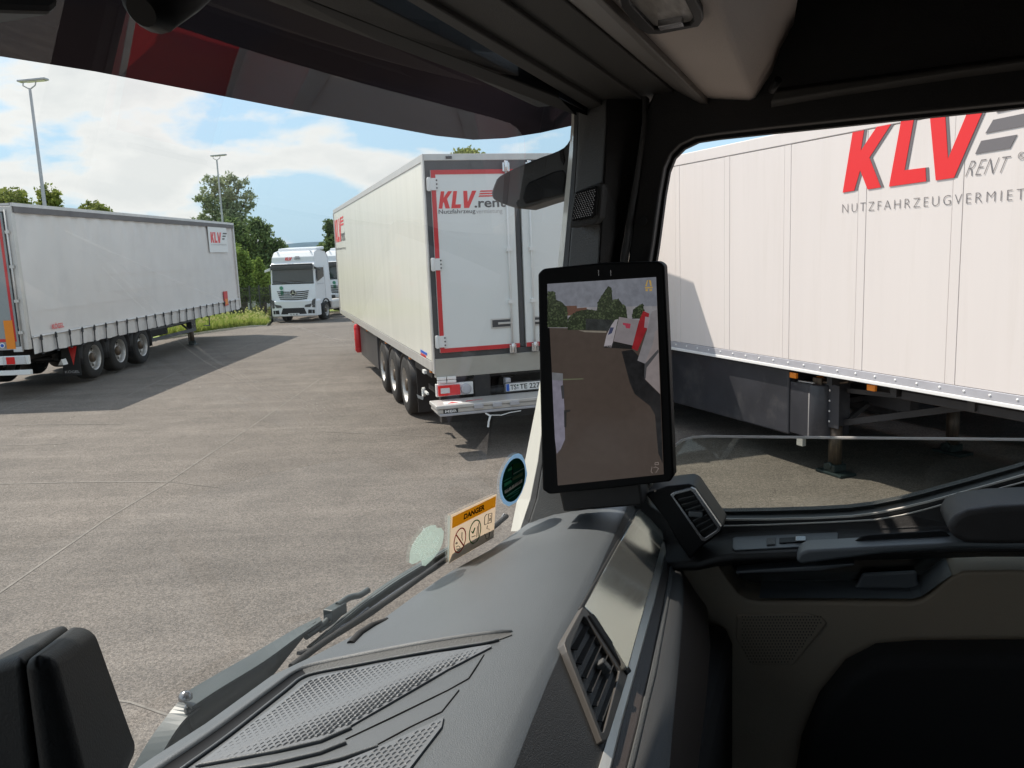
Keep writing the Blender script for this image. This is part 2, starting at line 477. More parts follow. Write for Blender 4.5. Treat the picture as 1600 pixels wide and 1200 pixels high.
M['blade'] = leaf_mat('grass_blade', (0.20, 0.28, 0.05), (0.48, 0.52, 0.15))
M['flower'] = mat('small_flowers', (0.75, 0.68, 0.25), 0.8)
M['fence'] = mat('fence_dark', (0.03, 0.034, 0.036), 0.5)
M['rust'] = mat('worn_leg', (0.10, 0.075, 0.055), 0.5, metal=0.4, var=0.4, vscale=9, dirt=(0.36, 0.27, 0.15), dscale=7, stretch=(6, 6, 0.7))
M['ext_red'] = mat('plastic_red', (0.72, 0.03, 0.035), 0.35)

_tcache = {}
def text_mesh(s, width, height, m, shear=0.0, bold=0.0, space=1.0):
    """lettering fitted into width x height, lying in local x/y, thickness 2 mm"""
    c = bpy.data.curves.new('lettering', 'FONT'); c.body = s; c.size = 1; c.offset = bold; c.space_character = space; c.extrude = 0.0
    c.resolution_u = 3
    o = bpy.data.objects.new('lettering', c); COL.objects.link(o)
    bpy.context.view_layer.update()
    me = bpy.data.meshes.new_from_object(o.evaluated_get(bpy.context.evaluated_depsgraph_get()))
    bpy.data.objects.remove(o)
    n = len(me.vertices); co = np.empty(n * 3, 'f'); me.vertices.foreach_get('co', co); co = co.reshape(-1, 3)
    lo, hi = co.min(0), co.max(0)
    co[:, 0] = (co[:, 0] - lo[0]) / max(hi[0] - lo[0], 1e-6) * width
    co[:, 1] = (co[:, 1] - lo[1]) / max(hi[1] - lo[1], 1e-6) * height
    co[:, 0] += co[:, 1] * shear
    me.vertices.foreach_set('co', co.ravel())
    me.materials.clear(); me.materials.append(m); me.update()
    return me
def place_print(me, name, parent, origin, xdir, ydir):
    o = bpy.data.objects.new(name, me); COL.objects.link(o); o.parent = parent
    x, y = Vector(xdir).normalized(), Vector(ydir).normalized(); z = x.cross(y)
    o.matrix_local = Matrix(((x.x, y.x, z.x, origin[0]), (x.y, y.y, z.y, origin[1]), (x.z, y.z, z.z, origin[2]), (0, 0, 0, 1)))
    return o
SIDE_R, SIDE_L, REAR, FRONT = ((0, 1, 0), (0, 0, 1)), ((0, -1, 0), (0, 0, 1)), ((1, 0, 0), (0, 0, 1)), ((-1, 0, 0), (0, 0, 1))

# unit letters of the KLV mark (0..1 high), slanted by s
def klv_polys(s=0.18):
    K = [(0, 0), (0, 1), (.20, 1), (.20, .62), (.40, 1), (.64, 1), (.40, .56), (.62, 0), (.38, 0), (.24, .38), (.20, .30), (.20, 0)]
    Lp = [(0, 0), (0, 1), (.21, 1), (.21, .22), (.52, .22), (.52, 0)]
    V = [(.16, 0), (0, 1), (.22, 1), (.33, .34), (.50, 1), (.74, 1), (.44, 0)]
    out = []
    for poly, x0 in ((K, 0), (Lp, .70), (V, 1.26)):
        out.append([(x + x0 + y * s, y) for x, y in poly])
    return out
def klv(parent, origin, xdir, ydir, h, wscale, stripes, red, stripe_mat, slant=0.18, name='logo'):
    x, y = Vector(xdir), Vector(ydir); nrm = x.cross(y).normalized(); o = Vector(origin)
    b = MB()
    for poly in klv_polys(slant):
        b.prism([o + x * (px_ * h * wscale) + y * (py_ * h) for px_, py_ in poly], nrm * 0.003, 0)
    for (x0, x1, y0, y1) in stripes:
        b.prism([o + x * ((a + q * slant) * h * wscale) + y * (q * h) for a, q in ((x0, y0), (x1, y0), (x1, y1), (x0, y1))], nrm * 0.003, 1)
    return b.build(name, [red, stripe_mat], parent)

# ================================================================== the yard
def ground_z(x, y):
    t = min(1, max(0, (y - 33) / 10.0)); t = t * t * (3 - 2 * t)
    return -0.6 * t
gx = [-900, -300, -80] + list(np.arange(-50, 51, 2.0)) + [80, 300, 900]
gy = [-400, -100, -40] + list(np.arange(-30, 71, 2.0)) + [110, 300, 1500]
g = MB(); g.loft([[(x, y, ground_z(x, y)) for x in gx] for y in gy], 0, True)
kind(g.build('asphalt_yard', M['asphalt']), 'structure')

# grass verge behind the kerb
edge_px = [(60, 560), (180, 541), (250, 531), (300, 523.5), (350, 516), (395, 510.5), (415, 507), (421, 500), (440, 493), (480, 489.5), (600, 488)]
edge = []
for px, py in edge_px:
    p = ground_pt(px, py, -0.05)
    for _ in range(4): p = ground_pt(px, py, ground_z(p.x, p.y))
    edge.append(p)
edge = [Vector((-40, edge[0].y + 0.5, 0))] + edge
far = [Vector((p.x * 2.2 - 6, 130, -0.6)) for p in edge]
vb = MB(); rows = []
for i in range(15):
    k = (i / 14) ** 2
    rows.append([(e.x + (f_.x - e.x) * k, e.y + (f_.y - e.y) * k, ground_z(0, e.y + (f_.y - e.y) * k) + 0.05 + 0.9 * k) for e, f_ in zip(edge, far)])
vb.loft(rows, 0, True)
kind(vb.build('grass_bank', M['grass_base']), 'structure')
kb = MB()
for a, b in zip(edge[:-1], edge[1:]):
    a2 = Vector((a.x, a.y, ground_z(a.x, a.y) + 0.03)); b2 = Vector((b.x, b.y, ground_z(b.x, b.y) + 0.03))
    kb.bar(a2, b2, 0.10, 0.07)
kind(kb.build('kerb', M['kerb']), 'structure')

# grass blades: one mass
def grass_mass():
    rs = np.random.RandomState(3); V, F, MI = [], [], []
    n = 0
    for i in range(26000):
        k = rs.randint(3, len(edge) - 3); t = rs.rand(); e = edge[k] * (1 - t) + edge[k + 1] * t
        d = rs.rand() ** 1.6 * 9 + 0.12
        x, y = e.x - d * 0.35, e.y + d
        z = ground_z(x, y) + 0.05 + 0.9 * ((d / 90) ** 1)
        fl = rs.rand() < 0.025
        h = rs.uniform(0.12, 0.36) * (1 + 0.6 * (d > 2.5)) * (1.15 if fl else 1); wd = rs.uniform(0.02, 0.05)
        a = rs.uniform(0, 6.28); lx, ly = rs.uniform(-.12, .12, 2)
        c, s = math.cos(a) * wd, math.sin(a) * wd
        if fl:
            w2 = 0.035
            V += [(x - w2, y, z + h), (x + w2, y, z + h), (x + w2, y + .01, z + h + 2 * w2), (x - w2, y + .01, z + h + 2 * w2)]; F.append((n, n + 1, n + 2, n + 3)); n += 4; MI.append(1)
        else:
            V += [(x - c, y - s, z), (x + c, y + s, z), (x + lx, y + ly, z + h)]; F.append((n, n + 1, n + 2)); n += 3; MI.append(0)
    me = bpy.data.meshes.new('grass'); me.from_pydata(V, [], F); me.materials.append(M['blade']); me.materials.append(M['flower'])
    me.polygons.foreach_set('material_index', MI); me.update()
    o = bpy.data.objects.new('verge_grass', me); COL.objects.link(o); kind(o, 'stuff')
grass_mass()

# wooded hill on the horizon
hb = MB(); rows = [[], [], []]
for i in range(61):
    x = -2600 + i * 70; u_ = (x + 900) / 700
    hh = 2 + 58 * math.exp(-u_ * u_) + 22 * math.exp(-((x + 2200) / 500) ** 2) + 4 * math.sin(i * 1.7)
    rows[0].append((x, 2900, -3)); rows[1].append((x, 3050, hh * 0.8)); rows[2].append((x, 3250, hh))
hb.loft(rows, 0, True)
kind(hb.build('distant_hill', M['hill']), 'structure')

# faint joint and repair lines in the asphalt
cb = MB()
def ground_strip(pts, wd):
    pts = [ground_pt(*p) for p in pts]
    for a, b in zip(pts[:-1], pts[1:]):
        d = (b - a).normalized(); n = Vector((-d.y, d.x, 0)) * wd / 2
        cb.face([(a - n) + Vector((0, 0, .004)), (b - n) + Vector((0, 0, .004)), (b + n) + Vector((0, 0, .004)), (a + n) + Vector((0, 0, .004))])
ground_strip([(-40, 757), (60, 755), (160, 753), (262, 753)], 0.035)
ground_strip([(-40, 697), (60, 695), (110, 693)], 0.03)
ground_strip([(20, 664), (110, 663), (190, 662.5)], 0.03)
ground_strip([(500, 674), (620, 680), (730, 684)], 0.025)
ground_strip([(262, 753), (350, 763)], 0.012)
ground_strip([(-20, 940), (80, 871), (165, 812), (262, 754), (312, 720), (385, 672), (445, 631), (500, 592)], 0.025)
ground_strip([(200, 618), (291, 575), (404, 534), (470, 512)], 0.03)
ground_strip([(-20, 650), (120, 600), (250, 566)], 0.03)
ground_strip([(40, 1125), (150, 1090), (205, 1098), (262, 1118)], 0.02)
kind(cb.build('asphalt_joint_lines', mat('joint_pale', (0.205, 0.185, 0.16), 0.9, var=0.3, vscale=9)), 'structure')

# ================================================================== trailers
def wheel_meshes():
    t = MB()
    t.lathe([(.30, -.19), (.34, -.19), (.44, -.185), (.485, -.165), (.505, -.13), (.508, 0), (.505, .13), (.485, .165), (.44, .185), (.34, .19), (.30, .19)], (0, 0, 0), 'x', 36)
    for k in (-.075, 0, .075):
        t.lathe([(.5095, k - .006), (.500, k), (.5095, k + .006)], (0, 0, 0), 'x', 36)
    r_ = MB()
    r_.lathe([(.305, .17), (.325, .185), (.30, .188), (.285, .165), (.275, .10), (.265, .05), (.20, .035), (.155, .075), (.15, .10), (.0, .10)], (0, 0, 0), 'x', 36)
    r_.lathe([(.30, -.17), (.285, .1)], (0, 0, 0), 'x', 30)
    for k in range(10):
        a = 2 * math.pi * k / 10
        r_.cyl((.075, .175 * math.cos(a), .175 * math.sin(a)), (.115, .175 * math.cos(a), .175 * math.sin(a)), .017, n=6, smooth=False)
        a += .31
    hub = MB(); hub.lathe([(.115, .09), (.115, .15), (.095, .175), (0, .178)], (0, 0, 0), 'x', 20)
    holes = r_
    for k in range(10):
        a = 2 * math.pi * (k + .5) / 10
        holes.cyl((.048, .235 * math.cos(a), .235 * math.sin(a)), (.066, .235 * math.cos(a), .235 * math.sin(a)), .028, n=10, mi=1)
    return t.mesh('tyre', M['tyre']), r_.mesh('rim', [M['rim'], M['black_print']]), hub.mesh('hub', M['rust'])
WM = wheel_meshes()
def wheel(parent, x, y, z=.508, side=1, rim=None):
    w_ = empty('wheel', (x, y, z), 0 if side > 0 else math.pi, parent)
    for nm, me in zip(('tyre', 'rim', 'hub'), WM):
        o = bpy.data.objects.new(nm, me); COL.objects.link(o); o.parent = w_
    return w_
def undercarriage(root, y_axles, legs_y, half, zb, leg_mat, leg_label=None):
    c = MB()
    for x in (-.48, .48):
        c.box(x - .06, x + .06, .25, 10.2, zb - .42, zb - .02)
        c.box(x - .06, x + .06, 10.2, 13.3, zb - .18, zb - .02)
    for y in np.arange(.6, 13.2, .9): c.box(-half + .12, half - .12, y, y + .08, zb - .12, zb - .015)
    for y in y_axles:
        c.cyl((-.8, y, .508), (.8, y, .508), .07, n=12)
        for x in (-.48, .48):
            c.box(x - .05, x + .05, y - .35, y + .12, .50, .62); c.cyl((x, y - .3, .55), (x, y - .3, zb - .3), .11, n=14)
    c.build('chassis', M['chassis'], root)
    for y in y_axles:
        for s in (-1, 1): wheel(root, s * (half - .215), y, side=s)
def landing_leg(root, x, y, zb, s):
    l = MB()
    l.box(x - .10, x + .10, y - .11, y + .11, zb - .95 + .35, zb - .10, 0)
    l.box(x + s * .10, x + s * .112, y - .20, y + .16, zb - .62, zb - .12, 0)
    for i, k in enumerate((-.55, -.43, -.31, -.19)):
        for yy in (y - .17, y + .02):
            l.cyl((x + s * .112, yy, zb + k), (x + s * .122, yy, zb + k), .014, n=8, mi=1)
    lg = l.build('landing_leg', [M['skirt'], M['alu']], root, bevel=.006)
    t = MB(); t.cyl((x, y, .10), (x, y, zb - .55), .075, n=20); t.cyl((x - .085, y - .05, .1), (x - .085, y - .05, zb - .5), .02, n=8)
    t.build('inner_tube', M['rust'], lg)
    f = MB()
    f.prism([(x - .12, y - .19, 0.0), (x + .12, y - .19, 0.0), (x + .12, y + .22, 0.0), (x - .12, y + .22, 0.0)], (0, 0, .035))
    f.box(x - .09, x + .09, y - .09, y + .09, .035, .12); f.cyl((x - .1, y - .0, .10), (x + .1, y - .0, .10), .045, n=12)
    f.build('foot_plate', mat('foot_dark', (0.03, 0.045, 0.045), 0.35, metal=.3, var=.3, vscale=12), lg, bevel=.01)
    return lg
def lashing_light(root, x0, x1, y0, y1, z0, z1, m, name='marker_lamp'):
    b = MB(); b.box(x0, x1, y0, y1, z0, z1); return b.build(name, m, root, bevel=.006)

# ---------------- left: grey curtain-sided trailer, seen from behind on its right side
H2 = 1.25
LY = R(0.388)
Lf = ((-10.0132 - H2 * math.cos(LY), 17.2752 + H2 * math.sin(LY), 0.05), -LY)
Lt = empty('curtain_trailer', Lf[0], Lf[1])
tag(Lt, 'grey curtain-sided trailer with dark straps along its lower edge and a small white sign', 'trailer', 'parked semi-trailers')
ZB, ZT = 1.22, 3.98
def build_left():
    LF = Lf
    und_ax = [2.71, 4.02, 5.33]
    undercarriage(Lt, und_ax, 9.9, H2, 1.1, M['chassis'])
    b = MB(); b.box(-H2 + .03, H2 - .03, .06, 13.6, 1.02, 1.2); b.build('floor_frame', M['alu_grey'], Lt)
    b = MB(); b.box(-H2 + .01, H2 - .01, .03, 13.61, ZT - .02, ZT + .03)
    b.box(H2 - .03, H2 + .035, .03, 13.62, ZT - .035, ZT + .035); b.box(-H2 - .035, -H2 + .03, .03, 13.62, ZT - .035, ZT + .035)
    b.build('roof', M['valance'], Lt)
    b = MB()
    for s in (-1, 1): b.box(s * (H2 + .006) - .03, s * (H2 + .006) + .03, .06, 13.58, ZT - .16, ZT - .036)
    b.build('roof_gutter', M['gutter'], Lt)
    # curtain with soft vertical ripples, horizontal welds
    for s in (1, -1):
        rows = []
        zs = list(np.linspace(1.24, ZT - .16, 14))
        for z in zs:
            row = []
            for i in range(180):
                y = .14 + 13.38 * i / 179
                amp = .007 + .022 * math.exp(-((z - 3.7) / .25) ** 2)
                d = amp * math.sin(y * 9.6 + .6 * math.sin(z * 3)) + .012 * math.sin(y * 1.1 + z) + (.012 if abs(z - 1.24) < .01 else 0)
                row.append((s * (H2 - .012 + d * .7), y, z))
            rows.append(row)
        b = MB(); b.loft(rows, 0, True); cu = b.build('curtain', M['curtain'], Lt)
        b = MB()
        for z, y0, y1 in ((1.78, .3, 6.4), (2.02, 4, 13.4), (2.45, 3.2, 13.4)):
            b.box(s * (H2 + .004), s * (H2 + .008), y0, y1, z, z + .006)
        b.build('weld_seam', M['curtain'], cu)
        # loose lower edge hanging behind the straps
        rows = []
        for z in (.90, .98, 1.06, 1.15, 1.25):
            rows.append([(s * (H2 + .012 + .014 * math.sin(i * 1.9) * (1.25 - z) * 3 + .008 * math.sin(i * .7)), .16 + 13.34 * i / 150, z + .008 * math.sin(i * .8)) for i in range(151)])
        b = MB(); b.loft(rows, 0, True); b.build('curtain_valance', M['valance'], Lt)
        b = MB(); b.tube([(s * (H2 + .03), .16, 1.26), (s * (H2 + .03), 13.5, 1.26)], .022, 6); b.build('hem_rope', M['valance'], Lt)
    sb = MB()
    sb.box(-.004, .004, -.022, .022, -.40, .02); sb.box(-.006, .012, -.035, .035, -.10, 0.0); sb.box(-.008, .02, -.03, .03, -.40, -.35)
    sme = sb.mesh('strap', M['strap'])
    for i in range(23):
        y = .42 + i * .571
        for s in (1, -1):
            o = bpy.data.objects.new('strap', sme); COL.objects.link(o); o.parent = Lt
            o.location = (s * (H2 + .052), y, 1.27); o.rotation_euler = (R(rnd.uniform(-9, 9)), 0, 0 if s > 0 else math.pi)
    # rear: posts, doors with red tape, plates
    b = MB()
    for s in (-1, 1): b.box(s * (H2 - .07) - .08, s * (H2 - .07) + .08, -.01, .12, 1.02, ZT - .035)
    b.box(-H2 + .1, H2 - .1, -.008, .1, ZT - .14, ZT - .036); b.build('rear_frame', M['alu'], Lt, bevel=.008)
    for s in (-1, 1):
        b = MB(); b.box(min(s * .012, s * (H2 - .17)), max(s * .012, s * (H2 - .17)), -.03, 0.01, 1.10, ZT - .16); d = b.build('rear_door', M['rear_grey'], Lt, bevel=.006)
        t = MB(); xo = s * (H2 - .21); w_ = s * .055
        t.box(min(xo, xo - w_), max(xo, xo - w_), -.036, -.0305, 1.2, ZT - .2); t.box(min(xo - w_, s * .05), max(xo - w_, s * .05), -.036, -.0305, 1.2, 1.26)
        t.build('reflective_tape', M['red'], d)
        r_ = MB(); r_.cyl((s * (H2 - .10), -.035, 1.0), (s * (H2 - .10), -.035, ZT - .1), .016, n=8)
        for z in (1.35, 2.0, 2.7, 3.4): r_.box(s * (H2 - .10) - .045, s * (H2 - .10) + .045, -.05, -.02, z, z + .06)
        r_.build('locking_rod', M['alu'], d)
    p = local_on(LF, 5, 501, y=-.04); q = local_on(LF, 25, 545, y=-.04)
    b = MB(); b.box(p.x, q.x, -.045, -.036, q.z, p.z); b.build('warning_plate', M['orange'], Lt)
    b = MB(); c = local_on(LF, 5, 540, y=-.04); b.cyl((c.x - .02, -.036, c.z), (c.x - .02, -.042, c.z), .055, n=20, mi=0)
    b.cyl((c.x - .02, -.042, c.z), (c.x - .02, -.046, c.z), .035, n=18, mi=1); b.build('round_badge', [M['plate'], M['blue']], Lt)
    b = MB(); b.box(-H2, H2, -.06, .04, .50, .60); b.box(-1.24, 1.24, -.04, .03, .72, .9); bp = b.build('rear_bumper', M['plate'], Lt, bevel=.008)
    for s in (-1, 1):
        l = MB(); l.box(min(s * .72, s * 1.18), max(s * .72, s * 1.18), -.085, -.041, .73, .89, 0); l.box(min(s * .80, s * .98), max(s * .80, s * .98), -.089, -.084, .735, .885, 1)
        l.build('tail_lamp', [M['clear_lens'], M['red_lens']], bp, bevel=.008)
        l = MB(); l.box(min(s * .95, s * 1.15), max(s * .95, s * 1.15), -.04, -.01, .98, 1.09); l.build('marker_lamp', M['clear_lens'], bp, bevel=.01)
    # number plate with a few characters
    b = MB(); b.box(-.26, .26, -.06, -.045, .93, 1.04, 0); b.build('number_plate', M['plate'], Lt)
    # mudguards, flap, guards, legs
    for y in und_ax:
        for s in (-1, 1):
            rows = []
            for k in range(13):
                a = math.pi * k / 12
                rows.append([(s * (H2 - .40), y + .60 * math.cos(a), .60 + .52 * math.sin(a)), (s * (H2 - .02), y + .60 * math.cos(a), .60 + .52 * math.sin(a))])
            rows = [[(s * (H2 - .40), y + .60, .42), (s * (H2 - .02), y + .60, .42)]] + rows + [[(s * (H2 - .40), y - .60, .42), (s * (H2 - .02), y - .60, .42)]]
            b = MB(); b.loft(rows, 0, True); o = b.build('mudguard', M['chassis'], Lt); sm = o.modifiers.new('t', 'SOLIDIFY'); sm.thickness = .012
    for s in (-1, 1):
        b = MB(); b.box(min(s * .82, s * 1.23), max(s * .82, s * 1.23), 1.98, 1.995, .18, .98); fl = b.build('mud_flap', M['rubber'], Lt)
        t = MB(); t.prism([(s * 1.20, 1.977, .86), (s * 1.00, 1.977, .86), (s * 1.08, 1.977, .42)], (0, -.004, 0), 0); t.build('red_reflector', M['red_lens'], fl)
        place_print(text_mesh('KÖGEL', .34, .07, M['print_pale'], bold=.01), 'lettering', fl, (s * 1.03 - .17, 1.972, .24), *REAR)
        landing_leg(Lt, s * .78, 9.95, 1.1, s)
        b = MB()
        b.bar((s * 1.18, 5.95, .88), (s * 1.18, 9.3, .88), .03, .10); b.bar((s * 1.18, 5.95, .56), (s * 1.18, 9.3, .56), .03, .10)
        b.bar((s * 1.15, 6.4, .5), (s * .6, 6.2, 1.0), .05, .05); b.bar((s * 1.15, 9.0, .5), (s * .6, 9.0, 1.0), .05, .05)
        b.bar((s * 1.12, 10.3, .95), (s * 1.12, 10.75, .95), .03, .03); b.bar((s * 1.12, 10.75, .95), (s * 1.12, 10.7, .55), .03, .03); b.bar((s * 1.12, 10.7, .55), (s * 1.12, 10.2, .6), .03, .03)
        b.build('side_guard', M['seal'], Lt)
    b = MB(); b.box(-.5, .5, 7.2, 8.8, .5, .95); b.build('pallet_box', M['chassis'], Lt, bevel=.02)
    b = MB(); b.prism([(1.04, 1.4, .50), (1.16, 1.4, .50), (1.12, 1.4, .63)], (0, .2, 0)); b.build('wheel_chock', M['alu'], Lt)
    # front wall
    b = MB(); b.box(-H2 + .02, H2 - .02, 13.54, 13.62, .95, ZT - .04); b.box(H2 - .04, H2 + .03, 13.50, 13.63, .95, ZT - .037); b.box(-H2 - .03, -H2 + .04, 13.50, 13.63, .95, ZT - .037)
    b.build('front_wall', M['alu'], Lt)
    # sign high on the curtain
    xs = H2 + .03
    c0 = local_on(LF, 324, 352, x=xs); c1 = local_on(LF, 353, 353, x=xs); c3 = local_on(LF, 328, 394.5, x=xs)
    y0, y1, z1, z0 = c0.y, c1.y, c0.z, c3.z
    b = MB(); b.box(xs - .006, xs, y0, y1, z0, z1); sg = b.build('sign_panel', M['plate'], Lt)
    hgt = (z1 - z0); wd = y1 - y0
    klv(sg, (xs + .002, y0 + wd * .10, z0 + hgt * .36), *SIDE_R, hgt * .40, wd * .60 / (hgt * .40) / 2.15, [], M['klv_red'], M['klv_grey'], .06)
    b = MB()
    for k, (q0, q1) in enumerate(((.77, .98), (.74, .91), (.71, .83))):
        z = z0 + hgt * (.70 - .105 * k); b.prism([(xs + .001, y0 + wd * q0, z), (xs + .001, y0 + wd * q1, z), (xs + .001, y0 + wd * (q1 + .03), z + hgt * .055), (xs + .001, y0 + wd * (q0 + .02), z + hgt * .055)], (.003, 0, 0))
    b.build('stripe', M['print_dark'], sg)
    place_print(text_mesh('NUTZFAHRZEUGVERMIETUNG', wd * .84, hgt * .045, M['print_pale']), 'lettering', sg, (xs + .003, y0 + wd * .1, z0 + hgt * .27), *SIDE_R)
    p0 = local_on(LF, 82.5, 518, x=xs); p1 = local_on(LF, 100.5, 515, x=xs)
    place_print(text_mesh('KÖGEL', abs(p1.y - p0.y), .13, M['klv_red'], bold=.02), 'lettering', Lt, (xs + .004, p0.y, p0.z + .05), *SIDE_R)
    p0 = local_on(LF, 352.5, 475, x=xs); b = MB(); b.box(xs, xs + .02, p0.y - .12, p0.y + .24, 1.12, 1.62, 0); b.box(xs + .02, xs + .024, p0.y - .05, p0.y + .17, 1.16, 1.36, 1)
    b.build('hazard_plate', [M['red'], M['orange']], Lt)
build_left()

# ---------------- middle: white reefer trailer seen from behind on its left side
H3 = 1.3
MY = -0.2897
Mf = ((-1.0778 + H3 * math.cos(MY), 11.4525 - H3 * math.sin(MY), 0), -MY)
Mt = empty('reefer_trailer', Mf[0], Mf[1])
tag(Mt, 'white box trailer showing rear doors edged in red tape above a folded tail lift', 'trailer', 'parked semi-trailers')
def build_mid():
    zb, zt, L_ = 1.08, 4.03, 13.45
    MF = Mf
    ax = [2.72, 4.03, 5.34]
    undercarriage(Mt, ax, 9.5, H3, zb, M['chassis'])
    b = MB(); b.box(-H3 + .012, H3 - .012, .10, L_, zb + .14, zt - .10); b.build('box_body', M['reefer_white'], Mt)
    b = MB()
    for s in (-1, 1):
        b.box(s * (H3 - .02) - .02, s * (H3 - .02) + .02, .10, L_ + .01, zt - .10, zt); b.box(s * (H3 - .015) - .02, s * (H3 - .015) + .02, .10, L_, zb, zb + .14)
        b.box(s * (H3 - .005) - .008, s * (H3 - .005) + .012, .10, L_, zb + .115, zb + .14)
        b.box(s * (H3 - .02) - .03, s * (H3 - .02) + .025, L_ - .06, L_ + .02, zb, zt - .1)
    b.build('edge_rail', M['alu'], Mt, bevel=.004)
    b = MB(); b.box(-H3 + .04, H3 - .04, .10, L_, zt - .04, zt - .005); b.build('roof', M['reefer_white'], Mt)
    b = MB(); b.box(-H3 + .03, H3 - .03, .10, L_, zb + .0, zb + .13); b.build('floor_frame', M['chassis'], Mt)
    # rear frame
    b = MB()
    b.box(-H3, -H3 + .022, -.02, .10, zb - .02, zt, 0); b.box(H3 - .022, H3, -.02, .10, zb - .02, zt, 0)
    b.box(-H3 + .022, H3 - .022, -.018, .10, zt - .09, zt - .002, 1)
    b.build('corner_post', [M['alu'], M['alu']], Mt, bevel=.006)
    b = MB(); b.box(-H3 + .022, H3 - .022, -.01, .10, zt - .215, zt - .09); b.box(-H3 + .022, -H3 + .095, -.01, .10, zb + .19, zt - .215); b.box(H3 - .095, H3 - .022, -.01, .10, zb + .19, zt - .215)
    b.box(-.035, .035, -.01, .1, zb + .29, zt - .215); b.box(-H3 + .095, H3 - .095, -.01, .1, zb + .19, zb + .27); b.build('rear_frame', M['seal'], Mt)
    b = MB(); b.box(-H3 + .022, H3 - .022, -.03, .09, zb - .08, zb + .188); b.build('sill_beam', mat('sill_beige', (0.42, 0.40, 0.35), .45, var=.06), Mt, bevel=.008)
    for s in (-1, 1):
        xa, xb = sorted((s * .05, s * (H3 - .095)))
        b = MB(); b.box(xa, xb, -.05, .0, zb + .27, zt - .215); d = b.build('rear_door', M['door_white'], Mt, bevel=.006)
        t = MB(); w_ = .06
        t.box(xa, xb, -.057, -.0505, zt - .215 - w_, zt - .216); t.box(xa, xb, -.057, -.0505, zb + .272, zb + .27 + w_)
        xo0, xo1 = (xa, xa + w_) if s < 0 else (xb - w_, xb)
        t.box(xo0, xo1, -.057, -.0505, zb + .27 + w_, zt - .215 - w_); t.build('reflective_tape', M['red'], d)
        for z in [local_on(MF, px_, py_, y=-.06).z - .08 for px_, py_ in ((668, 288), (675, 413.5), (682, 534.5))]:
            h = MB(); x0, x1 = sorted((s * (H3 - .03), s * (H3 - .185)))
            h.box(x0, x1, -.075, -.058, z, z + .16); h.cyl((s * (H3 - .06), -.07, z - .01), (s * (H3 - .06), -.07, z + .17), .022, n=10)
            for zz_ in (.03, .08, .13): h.cyl((s * (H3 - .165), -.075, z + zz_), (s * (H3 - .165), -.081, z + zz_), .012, n=8, mi=1)
            h.build('hinge', [M['plate'], M['seal']], d, bevel=.004)
        xr = s * .165
        r_ = MB(); r_.cyl((xr, -.075, zb + .30), (xr, -.075, zt - .24), .0135, n=10)
        for z in (zb + .9, zb + 1.62, zb + 2.4): r_.box(xr - .035, xr + .035, -.1, -.05, z, z + .05)
        r_.build('locking_rod', M['plate'], d)
        for z in (zb + .25, zt - .2):
            k = MB(); k.box(xr - .05, xr + .05, -.10, -.045, z - .05, z + .07); k.cyl((xr, -.105, z - .04), (xr, -.105, z + .09), .03, n=10); k.build('rod_lock', M['chrome'], d, bevel=.006)
        hd = MB(); x0, x1 = sorted((xr - .005, xr - s * -.30)); 
        x0, x1 = sorted((xr, xr + s * .30))
        hd.box(x0, x1, -.062, -.051, zb + .56, zb + .70, 0); hd.box(x0 + .02, x1 - .02, -.07, -.0615, zb + .58, zb + .68, 1); hd.box(min(xr, xr + s * .2), max(xr, xr + s * .2), -.085, -.07, zb + .615, zb + .645, 0)
        hd.build('door_handle', [M['alu'], M['seal']], d, bevel=.004)
        if s < 0:
            q = lambda px, py: local_on(MF, px, py, y=-.052)
            a, b_, c = q(685.5, 326), q(746, 324), q(687.5, 299)
            hh = c.z - a.z; wd = b_.x - a.x
            klv(d, (a.x, -.0515, a.z), *REAR, hh, wd / (hh * 2.18), [], M['klv_red'], M['klv_grey'], .16)
            t = MB()
            for k_ in range(3):
                z = a.z + hh * (.64 + .145 * k_); x0 = q(747 + k_ * 1.2, 305).x
                t.prism([(x0, -.052, z), (x0 + .29, -.052, z), (x0 + .31, -.052, z + hh * .075), (x0 + .02, -.052, z + hh * .075)], (0, -.003, 0))
            t.build('stripe', M['klv_red'], d)
            e, f_ = q(741.5, 324), q(790, 322)
            place_print(text_mesh('.rent', (f_.x - e.x), hh * .48, M['print_dark'], bold=.02), 'lettering', d, (e.x, -.0525, e.z - .005), *REAR)
            e, f_, g2 = q(685.5, 335), q(743, 334.5), q(784, 334)
            place_print(text_mesh('Nutzfahrzeug', f_.x - e.x, .075, M['print_dark'], bold=.008), 'lettering', d, (e.x, -.0525, e.z - .012), *REAR)
            place_print(text_mesh('vermietung', g2.x - f_.x, .075, M['print_pale']), 'lettering', d, (f_.x + .01, -.0525, f_.z - .012), *REAR)
    # camera housing on top frame
    b = MB(); b.cyl((-.98, -.02, zt - .05), (-.90, -.02, zt - .05), .02, n=10); b.build('top_lamp', M['seal'], Mt)
    # lamps and lift below the sill
    for s in (-1, 1):
        x0, x1 = sorted((s * (H3 - .01), s * (H3 - .54)))
        b = MB(); b.box(x0, x1, -.05, .02, .74, .915); hb_ = b.build('lamp_board', M['plate'], Mt, bevel=.006)
        l = MB(); a0, a1 = sorted((s * (H3 - .03), s * (H3 - .34))); l.box(a0, a1, -.10, -.051, .755, .90, 0)
        c0, c1 = sorted((s * (H3 - .06), s * (H3 - .19))); l.box(c0, c1, -.106, -.0995, .79, .865, 1)
        l.build('tail_lamp', [M['red_lens'], M['clear_lens']], hb_, bevel=.012)
        l = MB(); l.lathe([(.075, -.05), (.075, -.085), (.055, -.09), (.0, -.088)], (s * (H3 - .43), 0, .825), 'y', 20); l.build('round_lamp', M['alu_grey'], hb_)
        l = MB()
